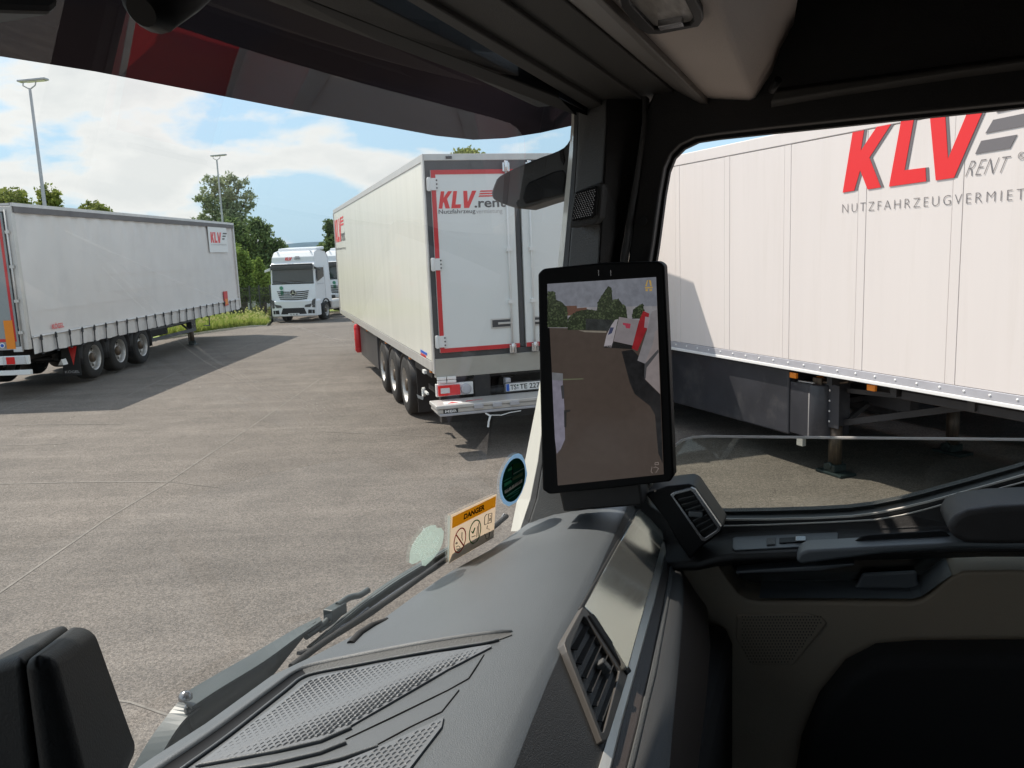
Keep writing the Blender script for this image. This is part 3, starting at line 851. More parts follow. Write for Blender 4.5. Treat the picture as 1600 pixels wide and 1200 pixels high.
        for zz_ in (.922, .972):
            for k_ in (0, 1):
                m0, m1 = sorted((s * (H3 - .03 - .14 * k_), s * (H3 - .16 - .14 * k_))); l.box(m0, m1, -.06, -.032, zz_, zz_ + .044)
        l.build('rubber_buffer', M['plate'], hb_, bevel=.008)
    b = MB(); b.box(-.74, -.50, -.03, .25, .66, 1.0); b.box(.45, .72, -.03, .25, .66, 1.0); b.cyl((-.9, .15, .72), (.9, .15, .72), .08, n=14); b.box(-1.2, 1.2, .05, .12, .95, .99)
    b.box(-.28, -.20, -.04, .1, .8, .92, 1); b.build('lift_mechanism', [M['chassis'], M['alu_grey']], Mt, bevel=.015)
    b = MB(); b.box(-.31, .31, -.07, -.045, .72, .86, 0); np_ = b.build('plate_holder', M['seal'], Mt, bevel=.004)
    b = MB(); b.box(-.29, .27, -.078, -.0705, .735, .845, 0); b.box(-.285, -.24, -.0795, -.0782, .74, .84, 1); b.cyl((-.115, -.0783, .775), (-.115, -.0795, .775), .016, n=12, mi=2); b.cyl((-.115, -.0783, .812), (-.115, -.0795, .812), .014, n=12, mi=3)
    npl = b.build('number_plate', [M['plate'], M['blue'], M['alu_grey'], mat('seal_green', (.02, .1, .05), .5)], Mt)
    place_print(text_mesh('TS', .09, .075, M['black_print'], bold=.015), 'lettering', npl, (-.225, -.0795, .753), *REAR)
    place_print(text_mesh('TE 227', .30, .075, M['black_print'], bold=.015), 'lettering', npl, (-.085, -.0795, .753), *REAR)
    # folded platform
    def slab(x0, x1, y0, y1, z0, z1): 
        b = MB(); b.box(x0, x1, y0, y1, z0, z1); return b
    pl = slab(-1.38, 1.38, -.50, -.06, .585, .645).build('tail_lift', M['alu'], Mt, bevel=.01)
    slab(-1.40, 1.40, -.53, -.06, .65, .70).build('lift_leaf', M['alu'], pl, bevel=.01)
    slab(-1.35, 1.35, -.50, -.10, .545, .583).build('lift_leaf', M['alu_grey'], pl, bevel=.01)
    b = MB()
    for x in (-.88, -.62, -.37, .15, .65): b.box(x, x + .13, -.545, -.50, .62, .68)
    b.build('lift_hinge', M['alu_grey'], pl, bevel=.006)
    b = MB(); b.box(-1.30, -1.10, -.506, -.5005, .588, .640); b.build('lift_label', M['black_print'], pl)
    place_print(text_mesh('MBB', .16, .036, M['plate'], bold=.02), 'lettering', pl, (-1.28, -.508, .596), *REAR)
    b = MB(); b.prism([(-1.28, -.47, .7005), (-1.02, -.47, .7005), (-1.00, -.27, .7005), (-1.25, -.27, .7005)], (0, 0, .003), 0); b.prism([(-1.22, -.42, .704), (-1.07, -.42, .704), (-1.14, -.33, .704)], (0, 0, .002), 1)
    b.prism([(-.96, -.38, .7005), (-.70, -.30, .7005), (-.93, -.32, .7005)], (0, 0, .003), 1); b.build('warning_label', [M['plate'], M['red']], pl)
    b = MB(); b.tube([(-.72, -.50, .54), (-.66, -.53, .50), (-.69, -.54, .42), (-.70, -.54, .35)], [.012, .018, .014, .016], 6); b.tube([(-.66, -.53, .51), (-.50, -.53, .495), (-.38, -.53, .52), (-.22, -.53, .53)], .007, 6); b.build('strap_end', M['plate'], pl)
    b = MB(); b.box(-1.2, 1.2, .12, .26, .33, .80); b.box(-1.1, 1.1, .30, 1.5, .62, .70); b.bar((-.5, .2, .45), (-.5, .2, .9), .08, .1); b.bar((.5, .2, .45), (.5, .2, .9), .08, .1); b.build('underrun_shade_bar', M['chassis'], Mt)  # main bar made taller to block sun and close the trailer's shadow
    # side: skirt boxes, marker lamps, red extinguisher tube, flaps
    for s in (-1, 1):
        x0, x1 = sorted((s * (H3 - .05), s * .62))
        b = MB(); b.box(x0, x1, 6.15, 9.15, .33, zb - .01); b.build('pallet_box', M['skirt'], Mt, bevel=.02)
        b = MB(); x0, x1 = sorted((s * (H3 - .10), s * (H3 - .42))); b.box(x0, x1, 1.95, 1.975, .16, .95); b.build('mud_flap', M['rubber'], Mt)
        for y in (.35, 2.05, 4.7, 7.6, 10.4): lashing_light(Mt, min(s * (H3 - .06), s * (H3 - .02)), max(s * (H3 - .06), s * (H3 - .02)), y, y + .10, zb - .055, zb - .01, M['amber'])
        b = MB()
        for y in ax:
            rows = []
            for k in range(11):
                a = math.pi * (k / 10)
                rows.append([(s * (H3 - .40), y + .58 * math.cos(a), .60 + .46 * math.sin(a)), (s * (H3 - .04), y + .58 * math.cos(a), .60 + .46 * math.sin(a))])
            b.loft(rows, 0, True)
        o = b.build('mudguard', M['chassis'], Mt); sm_ = o.modifiers.new('t', 'SOLIDIFY'); sm_.thickness = .012
        b = MB(); b.box(min(s * .8, s * 1.22), max(s * .8, s * 1.22), .55, 1.9, .92, 1.05); b.build('mud_panel', M['chassis'], Mt)
        landing_leg(Mt, s * .8, 9.55, zb, s)
    b = MB(); b.tube([(-H3 + .03, 9.42, .36), (-H3 + .03, 9.42, .40), (-H3 + .03, 9.42, 1.02), (-H3 + .03, 9.42, 1.06)], [.06, .095, .095, .06], 14)
    for z in (.45, .7, .95): b.lathe([(.099, -.015), (.103, 0), (.099, .015)], (-H3 + .03, 9.42, z), 'z', 14)
    b.build('extinguisher_tube', M['ext_red'], Mt)
    b = MB(); b.lathe([(.07, -.02), (.075, .02), (0, .02)], (-H3 + .06, 1.2, .62), 'x', 12); b.bar((-H3 + .07, 1.1, .64), (-H3 + .06, .85, .64), .03, .03); b.box(-H3 - .02, -H3 + .02, .62, .78, .98, 1.03); b.build('air_coupling', M['plate'], Mt)
    fpl = [local_on(MF, x, y, y=1.945) for x, y in ((651, 616), (657, 619), (662, 617), (661, 625), (658, 624), (656, 623), (653, 622))]
    b = MB(); b.prism(fpl, (0, -.004, 0)); b.build('flap_print', M['plate'], Mt)
    # small maker emblem low at the rear of the side: blue over red
    p0 = local_on(MF, 656, 546, x=-H3); p1 = local_on(MF, 666.5, 561, x=-H3)
    b = MB(); y0, y1 = sorted((p0.y, p1.y)); z1, z0 = p0.z, p1.z
    b.prism([(-H3 + .011, y1, z0 + (z1 - z0) * .55), (-H3 + .011, y0, z0 + (z1 - z0) * .55), (-H3 + .011, y0, z1 * .98 + z0 * .02), (-H3 + .011, y1, z1)], (-.003, 0, 0), 0)
    b.prism([(-H3 + .011, y1, z0), (-H3 + .011, y0 + .08, z0), (-H3 + .011, y0 + .1, z0 + (z1 - z0) * .45), (-H3 + .011, y1, z0 + (z1 - z0) * .45)], (-.003, 0, 0), 1); b.build('maker_emblem', [M['blue'], M['red']], Mt)
    # KLV.rent mark near the front of the left side
    xs = -H3 + .011
    a = local_on(MF, 525, 379, x=xs); b_ = local_on(MF, 539.5, 380, x=xs); c = local_on(MF, 524.5, 344, x=xs)
    hh = c.z - a.z; wd = abs(a.y - b_.y)
    klv(Mt, (xs, a.y, a.z), *SIDE_L, hh, wd * .72 / (hh * 2.1), [], M['klv_red'], M['klv_grey'], .10)
    t = MB()
    for k_ in range(3):
        z = a.z + hh * (.66 + .14 * k_); y0 = a.y - wd * .66; t.prism([(xs, y0, z), (xs, y0 - wd * .30, z), (xs, y0 - wd * .32, z + hh * .08), (xs, y0 - wd * .02, z + hh * .08)], (-.003, 0, 0))
    t.build('stripe', M['klv_red'], Mt)
    place_print(text_mesh('.rent', wd * .42, hh * .42, M['print_dark'], bold=.02), 'lettering', Mt, (xs - .002, a.y - wd * .60, a.z), *SIDE_L)
    place_print(text_mesh('Nutzfahrzeugvermietung', wd, hh * .15, M['print_dark']), 'lettering', Mt, (xs - .002, a.y, a.z - hh * .38), *SIDE_L)
    # cooling unit on the front wall
    b = MB(); b.box(-1.0, 1.0, L_ + .01, L_ + .45, 2.2, 3.9); b.build('cooling_unit', M['plate'], Mt, bevel=.04)
build_mid()

# ---------------- right: white panelled trailer, its right side along our door window
RYAW = -0.379
_dv = Vector((math.sin(RYAW), math.cos(RYAW), 0)); _nv = Vector((math.cos(RYAW), -math.sin(RYAW), 0))
RS = 6.8
_ro = Vector((2.3958, 11.7922, 0)) + _dv * RS + _nv * 1.275
Rf = ((_ro.x, _ro.y, 0), math.pi - RYAW)
Rt = empty('panelled_trailer', Rf[0], Rf[1])
tag(Rt, 'white panelled trailer with a huge red and grey company mark, beyond the door window', 'trailer', 'parked semi-trailers')
HR = 1.275
def build_right():
    zb, zt = 1.205, 3.915
    RF = Rf
    undercarriage(Rt, [2.6, 3.91, 5.22], 9.5, HR, zb, M['chassis'])
    b = MB(); b.box(-HR + .02, HR - .03, .05, 13.6, zb + .02, zt - .02); b.build('box_core', M['panel_white'], Rt)
    # separate side panels with raised joint strips between them
    dp = 1.1256; sw = .105
    zp0, zp1 = zb + .125, zt - .15
    edges = [RS + dp * k for k in range(-6, 7)]
    pts = [.06] + [e for e in edges if .2 < e < 13.5] + [13.58]
    for s in (1, -1):
        for i in range(len(pts) - 1):
            y0 = pts[i] + (sw / 2 + .003 if i else 0); y1 = pts[i + 1] - (sw / 2 + .003 if i < len(pts) - 2 else 0)
            b = MB(); x0, x1 = sorted((s * (HR - .03), s * HR)); b.box(x0, x1, y0, y1, zp0, zp1); b.build('panel', M['panel_white'], Rt, bevel=.003, seg=1)
        for e in pts[1:-1]:
            b = MB(); x0, x1 = sorted((s * (HR - .03), s * (HR + .0015))); b.box(x0, x1, e - sw / 2, e + sw / 2, zp0, zp1); b.build('joint_strip', M['panel_white'], Rt, bevel=.002, seg=1)
        b = MB(); x0, x1 = sorted((s * (HR - .05), s * (HR + .006))); b.box(x0, x1, .03, 13.6, zp1 + .004, zt); b.build('top_rail', M['panel_white'], Rt, bevel=.01)
        b = MB(); x0, x1 = sorted((s * (HR - .04), s * (HR + .008))); b.box(x0, x1, .03, 13.6, zb + .04, zp0 - .004); br = b.build('bottom_rail', M['alu_grey'], Rt, bevel=.004)
        b = MB(); x0, x1 = sorted((s * (HR - .06), s * (HR + .018))); b.box(x0, x1, .03, 13.6, zb, zb + .038); b.build('bottom_lip', M['plate'], Rt, bevel=.006)
        rv = MB()
        for k in range(52):
            y = .2 + k * .262; rv.lathe([(.013, s * .008), (.012, s * .013), (0, s * .015)], (s * HR, y, zb + .083), 'x', 8)
        rv.build('rivet', M['plate'], br)
        # corner posts
        b = MB(); x0, x1 = sorted((s * (HR - .08), s * (HR + .01))); b.box(x0, x1, -.03, .055, zb - .1, zt); b.box(x0, x1, 13.59, 13.66, zb - .1, zt); b.build('corner_post', M['alu'], Rt, bevel=.01)
    b = MB(); b.box(-HR + .04, HR - .04, .03, 13.62, zt - .06, zt + .0); b.build('roof', M['panel_white'], Rt)
    b = MB(); b.box(-HR + .08, HR - .08, -.02, .03, zb - .05, zt - .02); b.build('rear_door', M['door_white'], Rt)
    b = MB(); b.box(-HR, HR, -.05, .1, .5, .65); b.build('rear_bumper', M['chassis'], Rt, bevel=.01)
    # underneath: pallet box, tank, legs, braces, lamps
    ye = local_on(RF, 1232, 620, x=HR - .08).y
    pb = MB(); pb.box(.55, HR - .08, ye - 3.9, ye, .40, zb - .02); pb.build('pallet_box', M['skirt'], Rt, bevel=.02)
    b = MB(); b.box(-HR + .08, -.55, ye - 3.9, ye, .40, zb - .02); b.build('pallet_box', M['skirt'], Rt, bevel=.02)
    b = MB(); b.box(HR - .12, HR - .07, ye - 3.2, ye - 3.1, .30, .40); b.box(HR - .14, HR - .09, ye + .14, ye + .24, .30, .40); b.build('box_bracket', M['alu'], Rt)
    y2 = local_on(RF, 1280, 640, x=HR - .1).y
    prof = [(HR - .09, ye + .015), (HR - .09, y2 - .16)]
    for k in range(7):
        a = R(90 * k / 6); prof.append((HR - .25 + .16 * math.cos(a), y2 - .16 + .16 * math.sin(a)))
    prof += [(HR - .55, y2), (HR - .55, ye + .015)]
    b = MB(); b.prism([(x, y, .43) for x, y in prof], (0, 0, .62), 0, True); tk = b.build('side_tank', M['skirt'], Rt, bevel=.012)
    b = MB(); b.cyl((HR - .3, y2 - .2, 1.06), (HR - .3, y2 - .2, 1.11), .025, n=10); b.box(HR - .32, HR - .26, y2 - .23, y2 - .17, 1.10, 1.125); b.build('tank_valve', M['amber'], tk)
    b = MB(); b.bar((HR - .15, ye + .1, 1.06), (HR - .15, ye + .35, 1.065), .03, .012); b.build('tank_trim', M['alu'], tk)
    yl = local_on(RF, 1306, 700, x=.92).y
    ll = landing_leg(Rt, .93, yl, zb - .02, 1); ll['label'] = 'near landing leg with worn paint and a dark foot plate'
    landing_leg(Rt, -.93, yl, zb - .02, -1)
    b = MB()
    b.bar((-.9, yl, .85), (.9, yl, .85), .06, .06)
    for s in (-1, 1):
        b.bar((s * .9, yl + .1, .62), (s * .42, yl + 1.5, 1.0), .05, .07); b.bar((s * .9, yl + .1, .62), (0, yl + .05, 1.05), .05, .05)
        b.bar((s * .9, yl + .15, 1.0), (s * .5, yl + 2.6, 1.08), .05, .05)
    b.bar((.9, yl, 1.10), (.55, yl + .2, 1.12), .03, .03); b.build('brace', M['chassis'], Rt)
    b = MB(); b.box(-HR + .15, HR - .15, yl + 1.1, 13.55, zb - .14, zb - .05); b.build('coupler_plate', M['chassis'], Rt, bevel=.01)
    b = MB(); b.tube([(1.02, yl - .18, 1.05), (1.06, yl - .05, 1.08), (1.05, yl + .12, 1.09), (1.0, yl + .25, 1.12)], .012, 6); b.box(1.02, 1.08, yl - .22, yl - .08, 1.0, 1.12); b.build('crank_handle', M['rust'], Rt)
    for px, py in ((1240, 586.5), (1362, 606)):
        p = local_on(RF, px, py, x=HR - .05)
        lashing_light(Rt, HR - .07, HR - .035, p.y - .055, p.y + .055, p.z - .032, p.z + .032, M['amber'])
    for y in (1.0, 4.5, 6.4): lashing_light(Rt, HR - .07, HR - .035, y - .05, y + .05, zb - .11, zb - .05, M['amber'])
    # company mark, traced as the flat print it is
    xs = HR + .002
    def P(zx, zy, dx=0.0):
        q = local_on(RF, 1300 + zx / 5.3333, 160 + zy / 5.3333, x=xs); return Vector((xs + dx, q.y, q.z))
    Kp = [(175, 250), (270, 232), (243, 402), (375, 205), (495, 181), (315, 460), (410, 708), (300, 725), (238, 566), (188, 735), (92, 752)]
    Lp = [(578, 158), (686, 135), (608, 565), (782, 543), (788, 658), (478, 702)]
    Vp = [(818, 102), (945, 75), (970, 470), (1152, 33), (1290, 5), (1020, 628), (868, 650)]
    b = MB()
    for poly in (Kp, Lp, Vp): b.prism([P(x, y, .003) for x, y in poly], (.003, 0, 0))
    lo = b.build('company_mark', M['klv_red'], Rt)
    b = MB()
    for poly in (Kp, Lp, Vp): b.prism([P(x + 24, y - 3, .0005) for x, y in poly], (.002, 0, 0))
    b.build('mark_shadow', M['klv_grey'], lo)
    b = MB()
    for poly in ([(1245, 320), (1545, 268), (1485, 382), (1195, 430)], [(1345, 145), (1720, 68), (1660, 186), (1280, 258)], [(1420, -28), (1900, -130), (1840, -12), (1372, 86)]):
        b.prism([P(x, y, .001) for x, y in poly], (.003, 0, 0))
    b.build('stripe', M['klv_grey'], lo)
    a, e, c = P(1112, 617), P(1440, 562), P(1165, 487)
    hh = c.z - a.z
    place_print(text_mesh('RENT', (e.y - a.y), hh, M['klv_grey'], shear=.42, bold=-.022, space=1.1), 'lettering', lo, (xs + .003, a.y, a.z), *SIDE_R)
    a = P(1580, 443); rr = abs(P(1580, 412).z - a.z)
    rg = MB(); rg.ring([(xs + .002, a.y + rr * math.cos(t_ * .3142), a.z + rr * math.sin(t_ * .3142)) for t_ in range(20)], [(xs + .002, a.y + .88 * rr * math.cos(t_ * .3142), a.z + .88 * rr * math.sin(t_ * .3142)) for t_ in range(20)], (.002, 0, 0)); rg.build('ring', M['klv_grey'], lo)
    place_print(text_mesh('R', rr * .8, rr * 1.1, M['klv_grey'], bold=-.01), 'lettering', lo, (xs + .003, a.y - rr * .38, a.z - rr * .55), *SIDE_R)
    a, e, c = P(86, 920), P(1600, 768), P(92, 848)
    part = 'NUTZFAHRZEUGVERMIET'
    wd = e.y - a.y
    full = wd * 22.6 / 19
    place_print(text_mesh('NUTZFAHRZEUGVERMIETUNG', full, c.z - a.z, M['klv_grey'], bold=-.020, space=1.35), 'lettering', lo, (xs + .003, a.y, a.z), *SIDE_R)
build_right()

# ---------------- neighbours further along the row, seen only as reflections in the windscreen
def row_trailer(name, corner, m, label, mark, mark_mat):
    """corner: front right corner in our cab's axes (right, forward)"""
    wc = AX * corner[0] + BX * corner[1]
    o = wc + _dv * 13.6 + _nv * 1.275
    t = empty(name, (o.x, o.y, 0), math.pi - RYAW); tag(t, label, 'trailer', 'parked semi-trailers')
    undercarriage(t, [2.6, 3.91, 5.22], 9.5, 1.275, 1.2, M['chassis'])
    b = MB(); b.box(-1.255, 1.255, .05, 13.55, 1.22, 3.95); b.build('box_body', m, t)
    b = MB()
    for s in (-1, 1):
        x0, x1 = sorted((s * 1.22, s * 1.275)); b.box(x0, x1, .03, 13.6, 1.2, 1.32); b.box(x0, x1, .03, 13.6, 3.85, 3.98); b.box(x0, x1, 13.52, 13.6, 1.325, 3.845)
    b.build('edge_rail', M['alu'], t, bevel=.008)
    b = MB(); b.box(.6, 1.2, 5.9, 9.2, .4, 1.18); b.build('pallet_box', M['skirt'], t, bevel=.02)
    landing_leg(t, .93, 9.6, 1.18, 1); landing_leg(t, -.93, 9.6, 1.18, -1)
    klv(t, (1.258, 8.2, 2.45), *SIDE_R, 1.1, 1.3, [], mark, mark_mat)
row_trailer('row_trailer', (8.33, -5.41), M['panel_white'], 'white box trailer mirrored in the upper right of the windscreen', M['klv_red'], M['klv_grey'])
row_trailer('row_trailer', (9.51, -8.38), mat('trailer_red', (0.66, 0.03, 0.035), .35, var=.03), 'red box trailer mirrored in the upper left of the windscreen', M['plate'], M['plate'])

# ================================================================== tractor units
def make_tractor(name, loc, rz, label):
    t = empty(name, loc, rz); tag(t, label, 'truck', 'white tractor units')
    # local: y forward, front face at y = 0, cab goes back to y = -2.3
    w_ = 1.22
    prof = [(-2.3, .95), (-2.3, 3.35), (-2.0, 3.62), (-1.0, 3.72), (-.45, 3.62), (-.22, 3.36), (-.20, 3.10), (-.02, 2.95), (-.06, 2.86), (.0, 2.05), (.07, 1.95), (.10, 1.2), (.12, .95), (.0, .9)]
    b = MB()
    def wid(z): return w_ if z < 2.9 else w_ - .10 * (z - 2.9) / .8
    rows = []
    for s, inset in ((-1, .05), (-1, 0), (1, 0), (1, .05)):
        rows.append([(s * (wid(z) - inset * 1.0), y - (inset if y > -1 else -inset), z) for y, z in prof])
    b.loft(rows, 0, False, close_v=True); b.add(rows[0], [list(range(len(prof)))]); b.add(rows[-1], [list(range(len(prof)))[::-1]])
    b.build('cab_body', M['truck_white'], t, bevel=.04, seg=3)
    b = MB(); b.prism([(-1.06, -.9, 3.66), (1.06, -.9, 3.66), (1.0, -2.2, 3.72), (-1.0, -2.2, 3.72)], (0, 0, .16)); b.build('roof_deflector', M['truck_white'], t, bevel=.05)
    # windscreen, visor
    b = MB(); b.prism([(-1.12, .005, 2.06), (1.12, .005, 2.06), (1.10, -.045, 2.82), (-1.10, -.045, 2.82)], (0, .012, 0)); b.build('windscreen', M['truck_glass'], t, bevel=.004)
    b = MB(); b.prism([(-1.14, -.02, 2.84), (1.14, -.02, 2.84), (1.14, .16, 2.80), (-1.14, .16, 2.80)], (0, 0, .03)); b.prism([(-1.14, -.02, 2.84), (1.14, -.02, 2.84), (1.12, .0, 3.02), (-1.12, .0, 3.02)], (0, .02, 0)); b.box(-1.12, 1.12, .10, .14, 2.73, 2.92); b.build('sun_visor', M['seal'], t, bevel=.01)
    b = MB()
    for x in (-.55, .35): b.bar((x, .035, 2.07), (x + .7, .03, 2.16), .02, .02)
    b.build('wiper', M['rubber'], t)
    # dark band under the screen, panel seam, grille slats
    b = MB(); b.box(-1.13, 1.13, .02, .06, 1.985, 2.045); b.build('cowl', M['rubber'], t)
    for i, z in enumerate((1.62, 1.52, 1.42, 1.32, 1.23)):
        b = MB(); ww = .86 - .03 * i
        pts = [(-ww, z), (-ww * .6, z - .03), (0, z - .045), (ww * .6, z - .03), (ww, z)]
        b.loft([[(x, .125, zz_ + .026) for x, zz_ in pts], [(x, .125, zz_ - .022) for x, zz_ in pts]], 0, False); b.build('grille_slot', M['rubber'], t)
    b = MB(); b.lathe([(.17, 0), (.17, .02), (.148, .026), (.148, 0)], (0, .12, 1.53), 'y', 30)
    for k in range(3):
        a = R(90 + 120 * k); d = Vector((math.cos(a), 0, math.sin(a))); n_ = Vector((-d.z, 0, d.x)) * .024; c_ = Vector((0, .128, 1.53))
        b.prism([c_ + n_, c_ + d * .155, c_ - n_], (0, .014, 0))
    b.lathe([(.15, .001), (0, .001)], (0, .122, 1.53), 'y', 30, mi=1); b.build('star_emblem', [M['chrome'], M['seal']], t)
    # bumper with openings, headlights, plate
    b = MB(); b.prism([(-1.24, -.5, .32), (-1.24, .1, .32), (-1.0, .22, .32), (1.0, .22, .32), (1.24, .1, .32), (1.24, -.5, .32)], (0, 0, .82)); b.build('bumper', M['truck_white'], t, bevel=.05, seg=3)
    b = MB(); b.prism([(-.70, .215, .44), (.70, .215, .44), (.58, .215, .76), (-.58, .215, .76)], (0, .012, 0)); b.build('air_intake', M['rubber'], t, bevel=.006)
    for s in (-1, 1):
        b = MB(); b.prism([(s * .78, .213, .46), (s * 1.12, .175, .46), (s * 1.12, .175, .64), (s * .80, .213, .66)], (0, .03, 0)); b.build('fog_lamp', M['rubber'], t)
        b = MB(); b.prism([(s * .62, .212, .80), (s * 1.16, .155, .76), (s * 1.20, .145, 1.22), (s * 1.06, .165, 1.16), (s * .96, .185, .96), (s * .66, .212, .90)], (0, .04, 0), 0)
        hl = b.build('headlight', M['seal'], t); b = MB(); b.lathe([(.06, .0), (.05, .02), (0, .02)], (s * .98, .20, .865), 'y', 14); b.lathe([(.05, .0), (.04, .02), (0, .02)], (s * 1.09, .18, .90), 'y', 14); b.build('lens', M['clear_lens'], hl)
        # camera arms, side window, door seam, wheel
        b = MB(); b.prism([(s * 1.15, -.05, 2.86), (s * 1.5, .02, 2.74), (s * 1.52, .02, 2.62), (s * 1.3, -.02, 2.68), (s * 1.15, -.05, 2.74)], (0, -.12, 0)); b.build('mirror_arm', M['truck_white'] if s > 0 else M['seal'], t, bevel=.02)
        b = MB(); b.prism([(s * 1.205, -.28, 2.08), (s * 1.205, -1.25, 2.30), (s * 1.205, -1.25, 2.78), (s * 1.205, -.36, 2.80)], (s * .022, 0, 0)); b.build('side_window', M['truck_glass'], t)
        b = MB(); b.box(min(s * 1.221, s * 1.226), max(s * 1.221, s * 1.226), -1.34, -1.325, 1.0, 2.85); b.box(min(s * 1.221, s * 1.226), max(s * 1.221, s * 1.226), -1.3, -.2, 1.94, 1.95); b.build('door_seam', M['seal'], t)
        for k in range(2):
            b = MB(); b.box(min(s * .9, s * 1.235), max(s * .9, s * 1.235), -.45 - .1, -.12, .42 + .3 * k, .50 + .3 * k); b.build('step', M['rubber'], t)
        wheel(t, s * 1.02, -1.35, side=s); wheel(t, s * .98, -4.9, side=s)
        b = MB(); rows = []
        for k in range(11):
            a = math.pi * k / 10; rows.append([(s * .85, -1.35 + .62 * math.cos(a), .62 + .52 * math.sin(a)), (s * 1.23, -1.35 + .62 * math.cos(a), .62 + .52 * math.sin(a))])
        b.loft(rows); o = b.build('wheel_arch', M['rubber'], t); q = o.modifiers.new('t', 'SOLIDIFY'); q.thickness = .03
        b = MB(); b.box(min(s * .72, s * 1.2), max(s * .72, s * 1.2), -4.0, -2.35, .45, 1.0); b.build('fuel_tank', M['alu'], t, bevel=.12, seg=4)
    b = MB(); b.box(-.30, .30, .225, .24, .37, .49); pl = b.build('number_plate', M['plate'], t)
    place_print(text_mesh('TS KL 82', .46, .08, M['black_print'], bold=.02), 'lettering', pl, (.23, .242, .39), *FRONT)
    b = MB(); b.box(-.42, .42, -5.9, -2.3, .75, .95); b.cyl((0, -4.9, .95), (0, -4.9, 1.12), .45, n=18); b.cyl((-.9, -4.9, .5), (.9, -4.9, .5), .09); b.cyl((-.9, -1.35, .5), (.9, -1.35, .5), .08); b.build('chassis', M['chassis'], t)
    klv(t, (.42, -.185, 3.20), (-1, 0, 0), (0, -.07, 1), .17, 1.0, [], M['klv_red'], M['klv_grey'], .25)
    b = MB()
    for k in range(3): b.box(-.42 + .02 * k, -.10 - .02 * k, -.17, -.155, 3.25 + .06 * k, 3.28 + .06 * k)
    b.build('stripe', M['klv_grey'], t)
    b = MB()
    for x in (-.9, .9): b.cyl((x, -.55, 3.62), (x, -.35, 3.66), .03, n=8)
    b.build('air_horn', M['chrome'], t)
    return t
_p = ground_pt(463, 503.5, -.6)
tr1 = make_tractor('tractor_unit', (_p.x, _p.y, -.6), R(172), 'white tractor unit facing us at the grass verge with a star badge in its grille')
_q = ray(541, 500); _s = (-.6 - EYE) / _q.z; _s = 50.0 / _q.y
tr2 = make_tractor('tractor_unit', (_q.x * _s, _q.y * _s, -.62), R(170), 'second white tractor unit half hidden behind the tail-lift trailer')
# small green sticker on the first tractor's bonnet
for tr, dx in ((tr1, .62), (tr2, .55)):
    b = MB(); b.cyl((dx, .105, 1.80), (dx, .112, 1.80), .10, n=16); b.box(dx - .10, dx + .06, .115, .121, 1.45, 1.66)
    b.build('green_sticker', mat('sticker_green', (.08, .30, .20), .5), tr)

# ================================================================== lamp posts
def lamp_post(px, ytop, dist, label):
    d = ray(px, ytop); s = dist / d.y; top = Vector((d.x * s, dist, EYE + d.z * s)); gz = ground_z(top.x, top.y)
    h = top.z - gz
    o = empty('street_lamp', (top.x, top.y, gz)); tag(o, label, 'street lamp', 'tall yard lamps')
    b = MB(); b.tube([(0, 0, 0), (0, 0, h * .5), (0, 0, h - .25)], [.085, .065, .045], 12); b.cyl((0, 0, 0), (0, 0, .9), .10, n=12); b.build('post', M['lamp_post'], o)
    b = MB(); b.tube([(-.03, 0, h - .27), (-.22, 0, h - .16), (-.20, 0, h - .03)], .022, 6); b.tube([(.03, 0, h - .27), (.20, 0, h - .16), (.24, 0, h - .03)], .022, 6); b.build('bracket', M['lamp_post'], o)
    b = MB(); b.prism([(-.35, -.14, h - .05), (.62, -.16, h - .0), (.62, .16, h - .0), (-.35, .14, h - .05)], (.0, 0, .07)); hd = b.build('lamp_head', M['lamp_post'], o, bevel=.02)
    b = MB(); b.prism([(-.1, -.1, h - .044), (.55, -.12, h - .012), (.55, .12, h - .012), (-.1, .1, h - .044)], (0, 0, -.012)); b.build('lens', M['clear_lens'], hd)
lamp_post(45, 126, 30, 'tall galvanised lamp post rising behind the rear of the grey curtain trailer')
lamp_post(338, 243, 54, 'tall lamp post standing in front of the feathery poplar')

